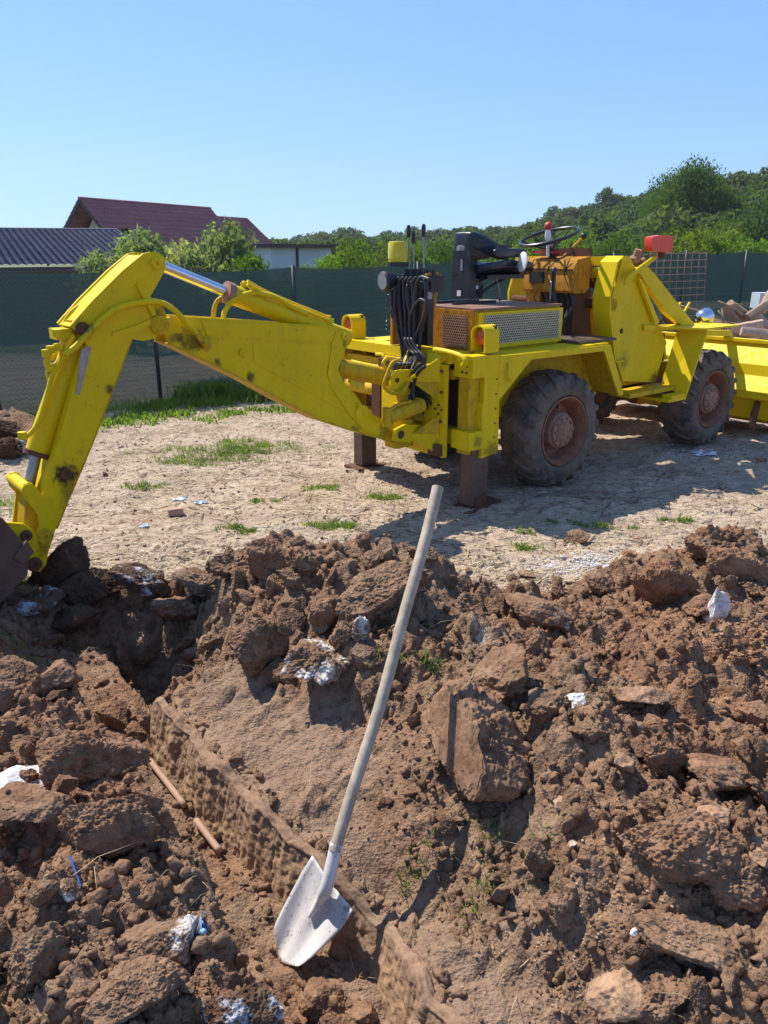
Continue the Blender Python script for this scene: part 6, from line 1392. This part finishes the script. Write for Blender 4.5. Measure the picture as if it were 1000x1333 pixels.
for (px, py, n, sx, sy, h) in ((290, 512, 1300, .55, .4, .2), (335, 520, 1000, .5, .3, .17), (240, 530, 700, .5, .25, .10), (180, 545, 700, .6, .22, .08), (310, 540, 500, .9, .35, .05), (265, 520, 500, .25, .2, .25), (150, 552, 500, .5, .2, .07), (380, 535, 300, .5, .2, .05)):
    p = on_z(px, py, 0); L1.append(blades('w', p[0], p[1], n, sx, sy, .04, h, .016, None, 900+px, rot=.5, bend=.6))
join('weeds', L1, M['grass'], 'green weeds growing along the foot of the fence', 'weeds')
L2 = []
for (px, py, n, sx, sy, h) in ((305, 588, 1300, .42, .22, .06), (270, 600, 700, .35, .15, .05), (335, 580, 500, .4, .12, .05), (432, 686, 650, .16, .06, .035), (418, 637, 450, .16, .05, .03), (505, 648, 400, .10, .09, .035), (312, 693, 400, .09, .05, .03), (185, 635, 300, .15, .06, .04), (335, 653, 200, .1, .04, .025), (690, 712, 200, .1, .05, .03), (790, 688, 260, .12, .05, .03), (880, 678, 260, .18, .04, .03), (735, 683, 150, .12, .04, .025), (688, 695, 120, .06, .05, .03), (815, 750, 160, .04, .09, .04), (20, 768, 420, .12, .06, .05), (250, 600, 500, .5, .2, .03), (400, 580, 300, .6, .2, .025), (10, 660, 300, .14, .2, .06), (455, 540, 300, .5, .2, .03)):
    p = on_z(px, py, .0); L2.append(blades('g', p[0], p[1], n, sx, sy, .012, h, .005, None, 1000+px+py, bend=1.1))
join('grass', L2, M['grass'], 'low tufts of green grass scattered over the dry yard', 'grass')
L3 = []
for (px, py, n, s, h) in ((640, 1095, 26, .05, .05), (700, 1088, 16, .05, .04), (612, 1180, 36, .06, .045), (640, 1165, 24, .05, .04), (545, 1140, 22, .03, .035), (560, 1098, 14, .03, .03), (240, 840, 60, .08, .05), (20, 840, 40, .05, .05), (100, 850, 40, .06, .06), (45, 860, 20, .03, .09), (560, 870, 50, .04, .05), (520, 865, 30, .03, .04), (530, 1150, 30, .03, .05), (495, 860, 25, .03, .04)):
    p, _ = hit(px, py); L3.append(blades('g', p[0], p[1], n, s, s, .015, h, .003, None, 2000+px, bend=1.3))
join('grass', L3, M['grass'], 'a few bruised grass blades caught in the fresh earth', 'grass')
L4 = []
for k in range(60):
    px, py = RNG.uniform(20, 980), RNG.uniform(780, 1330); p, _ = hit(px, py); L4.append(blades('r', p[0], p[1], 3, .04, .04, .01, .05, .0016, None, 3000+k, bend=2.2))
for k in range(260):
    x = RNG.uniform(-2.6, 3.2); y = RNG.uniform(3.9, 8.2); L4.append(blades('r', x, y, 7, .1, .1, .002, .012, .004, None, 3300+k, bend=6.))
join('roots', L4, M['drygrass'], 'dry straw and thin roots strewn over the ground', 'straw')
def litter(name, n, seed, m, label, l0, l1, wd):
    r_ = np.random.default_rng(seed); y = 3.75+6*r_.random(n)**1.3; x = (r_.random(n)*2-1)*(.6*y+.6); k = (fbm2(x*1.3, y*1.3, 3, seed) > -.12-.2*r_.random(n)); x, y = x[k], y[k]; h, sp, _, _ = ground_h(x, y, True); k = sp < .5; x, y, h = x[k], y[k], h[k]; n = len(x)
    th = r_.normal(size=n)*.75+.25; L_ = r_.uniform(l0, l1, n)*.5; dx, dy = np.cos(th)*L_, np.sin(th)*L_; w = wd*r_.uniform(.5, 1.5, n)*.5; ux, uy = -np.sin(th)*w, np.cos(th)*w; V = []
    for t_, lift in ((-1, .001), (0, .007), (1, .002)):
        zx = ground_h(x+dx*t_, y+dy*t_)+lift+r_.random(n)*.004; bx = r_.normal(size=n)*.006*(t_ == 0)
        V.append(np.stack([x+dx*t_-ux+bx, y+dy*t_-uy, zx], 1)); V.append(np.stack([x+dx*t_+ux+bx, y+dy*t_+uy, zx+.001], 1))
    V = np.stack(V, 1).reshape(-1, 3); i = np.arange(n)*6; Fc = np.concatenate([np.stack([i, i+2, i+3, i+1], 1), np.stack([i+2, i+4, i+5, i+3], 1)]); o = link(name, np_mesh(name, V, Fc), None, m); tag(o, label, 'straw', None, 'stuff')
M['darkstraw'] = simple('rotten_brown_stalks', (.14, .09, .06), .85, 0, .3, 20)
litter('straw', 5200, 71, M['drygrass'], 'pale flattened straw stalks trodden into the dry yard', .03, .13, .005)
litter('straw', 4200, 72, M['darkstraw'], 'dark rotten stalks and root pieces trodden into the dry yard', .03, .16, .006)
# white lime powder, built as a thin crust of flakes
M['lime'] = simple('white_lime', (.74, .74, .75), .9, 0, .08, 40, .5)
def flakes(name, px, py, n, sx, sy, r0, r1, m, label, cat, zz=None, seed=0):
    r_ = np.random.default_rng(seed+px); c, _ = hit(px, py); x = c[0]+r_.normal(size=n)*sx*.5; y = c[1]+r_.normal(size=n)*sy*.5; z = ground_h(x, y); V0, F0 = clod_mesh('f', 1, 8, 7, .5, (1, 1, .5)); r = r0+(r1-r0)*r_.random(n)**2
    V = V0[None]*r[:, None, None]+np.stack([x, y, z], 1)[:, None]; Fc = (F0[None]+(np.arange(n)*len(V0))[:, None, None]).reshape(-1, 3); o = link(name, np_mesh(name, V.reshape(-1, 3), Fc, True), None, m); tag(o, label, cat, None, 'stuff')
flakes('lime_powder', 775, 735, 2600, .34, .16, .002, .012, M['lime'], 'patch of spilled white lime crumbs on the yard at the right', 'lime')
flakes('lime_powder', 905, 590, 900, .5, .28, .003, .014, M['lime'], 'patch of white lime beside the front wheel', 'lime')
flakes('lime_powder', 365, 690, 350, .22, .1, .002, .008, M['lime'], 'thin trace of white lime in the middle of the yard', 'lime')
flakes('gravel', 985, 830, 2200, .35, .42, .004, .016, M['clod_tan'], 'pale fine gravel spilled at the right edge of the heap', 'gravel')
flakes('gravel', 780, 1195, 600, .22, .16, .003, .011, M['clod_tan'], 'small pale stones strewn above the tan boulder', 'gravel')
M['bluefoil'] = simple('blue_plastic_film', (.25, .42, .72), .35, 0, .2, 30)
def scrap(px, py, sx, sy, m, label, seed, hz=.01):
    c, _ = hit(px, py); r_ = random.Random(seed); b = B(); n = 6; g = []
    for j in range(n+1):
        g.append([b.verts.new((c[0]+(i/n-.5)*sx+r_.uniform(-1, 1)*sx*.06, c[1]+(j/n-.5)*sy+r_.uniform(-1, 1)*sy*.08, float(ground_h(np.array([c[0]+(i/n-.5)*sx]), np.array([c[1]+(j/n-.5)*sy]))[0])+.004+r_.random()*hz)) for i in range(n+1)])
    for j in range(n):
        for i in range(n):
            if r_.random() < .8: b.faces.new((g[j][i], g[j][i+1], g[j+1][i+1], g[j+1][i]))
    o = obj('plastic_scrap', b, m, None, smooth=True); o.modifiers.new('t', 'SOLIDIFY').thickness = .0012; tag(o, label, 'litter')
scrap(235, 650, .10, .05, M['bluefoil'], 'pale blue plastic scrap trodden into the yard, farthest of three', 1)
scrap(262, 655, .09, .04, M['bluefoil'], 'pale blue plastic scrap right of the farthest one on the yard', 2)
scrap(188, 687, .06, .05, M['bluefoil'], 'pale blue plastic scrap nearest the digging arm', 3)
scrap(262, 1212, .03, .03, M['bluefoil'], 'crumpled blue plastic on the left spoil heap', 4, .02)
scrap(400, 845, .022, .022, M['bluefoil'], 'bluish white scrap among the clods left of the shovel', 5, .015)
scrap(915, 590, .2, .12, M['lime'], 'crumpled whitish sheet beside the front wheel', 6, .02)
c0_, _ = hit(92, 1122); c1_, _ = hit(106, 1158); b = B(); tube(b, [Vector(c0_)+Vector((0, 0, .012)), Vector(c1_)+Vector((0, 0, .008))], .0028, 8); o = obj('blue_pipe', b, simple('blue_pipe_plastic', (.05, .16, .45), .4, 0, .1), None); tag(o, 'thin bright blue plastic strip lying on the left heap', 'strip')
# pipe showing along the foot of the trench wall
M['pipe'] = simple('dusty_clay_pipe', (.40, .25, .17), .75, 0, .15, 25, .2)
def tpipe(name, q0, q1, label):
    qq = np.array([q0, (q0+q1)/2, q1]); pp_ = np.interp(qq, [1.9, 2.7], prf(np.array([1.9, 2.7])))-.088; x_, y_ = PQ(pp_, qq); b = B(); tube(b, curve([Vector((a, c, -.190)) for a, c in zip(x_, y_)]), .0115, 12); o = obj(name, b, M['pipe'], None, smooth=True); tag(o, label, 'pipe')
tpipe('pipe', 2.30, 2.62, 'dusty pipe section half buried along the foot of the trench wall, farther one')
tpipe('pipe', 2.02, 2.20, 'short dusty pipe section nearer the shovel in the trench')
# brick piece and pebbles on the yard
b = B(); box(b, -.05, .05, -.025, .025, 0, .045); bev(b, .006); c, _ = hit(229, 671); o = obj('brick_piece', b, simple('pale_brick', (.42, .28, .2), .9), None); o.location = c; o.rotation_euler = (0, 0, .4); tag(o, 'pale broken brick lying on the yard near the digging arm', 'brick')
for (px, py, w, m, lab) in ((137, 618, 10, 'clod_dark', 'small dark stone on the yard right of the dipper arm'), (610, 742, 14, 'clod', 'brown stone at the yard edge beyond the heap'), (665, 750, 20, 'clod', 'brown clod at the yard edge right of the shovel'), (688, 748, 22, 'clod_tan', 'pinkish clod next to the brown one at the yard edge'), (915, 775-80, 14, 'stone_white', 'white pebble behind the highest clod on the right'), (990, 598, 20, 'clod_tan', 'stone at the right edge of the yard'), (600, 653, 9, 'clod', 'tiny reddish stone left of the near stabiliser foot'), (820, 720, 24, 'clod_tan', 'flat pale stone beside the lime patch'), (830, 700, 12, 'clod_tan', 'small stone above the lime patch'), (560, 720, 14, 'clod', 'small clod right of the shovel handle on the yard')):
    put_clod('stone', SV[hash(lab) % 3 if False else len(lab) % 3], M[m], px, py, w, None, (1, 1, .8), .3, lab, 'stone')
# dark earth pile by the fence
for (px, py, w, lab, m) in ((8, 560, 46, 'dark clod on top of the small earth pile at the left edge', 'clod_dark'), (28, 583, 34, 'grey white clod of the small earth pile at the left edge', 'clod_dark_lime'), (10, 585, 40, 'lower dark clod of the small earth pile at the left edge', 'clod_dark')):
    put_clod('earth_clod', CV[len(lab) % 11], M[m], px, py, w, None, (1, 1, .8), .3, lab, 'clod')

# ------------------------------------------------------------------ thin summer haze
b = B(); box(b, -480, 480, -60, 760, -14, 75)
t = bpy.data.materials.new('haze'); t.use_nodes = True; t.node_tree.nodes.clear(); pv = t.node_tree.nodes.new('ShaderNodeVolumePrincipled'); pv.inputs['Density'].default_value = .00038; pv.inputs['Color'].default_value = (.86, .92, 1., 1); pv.inputs['Anisotropy'].default_value = .3
ho = t.node_tree.nodes.new('ShaderNodeOutputMaterial'); t.node_tree.links.new(pv.outputs[0], ho.inputs['Volume'])
hz = obj('haze', b, t, None); tag(hz, 'thin pale summer haze over the whole place', 'haze', None, 'stuff')
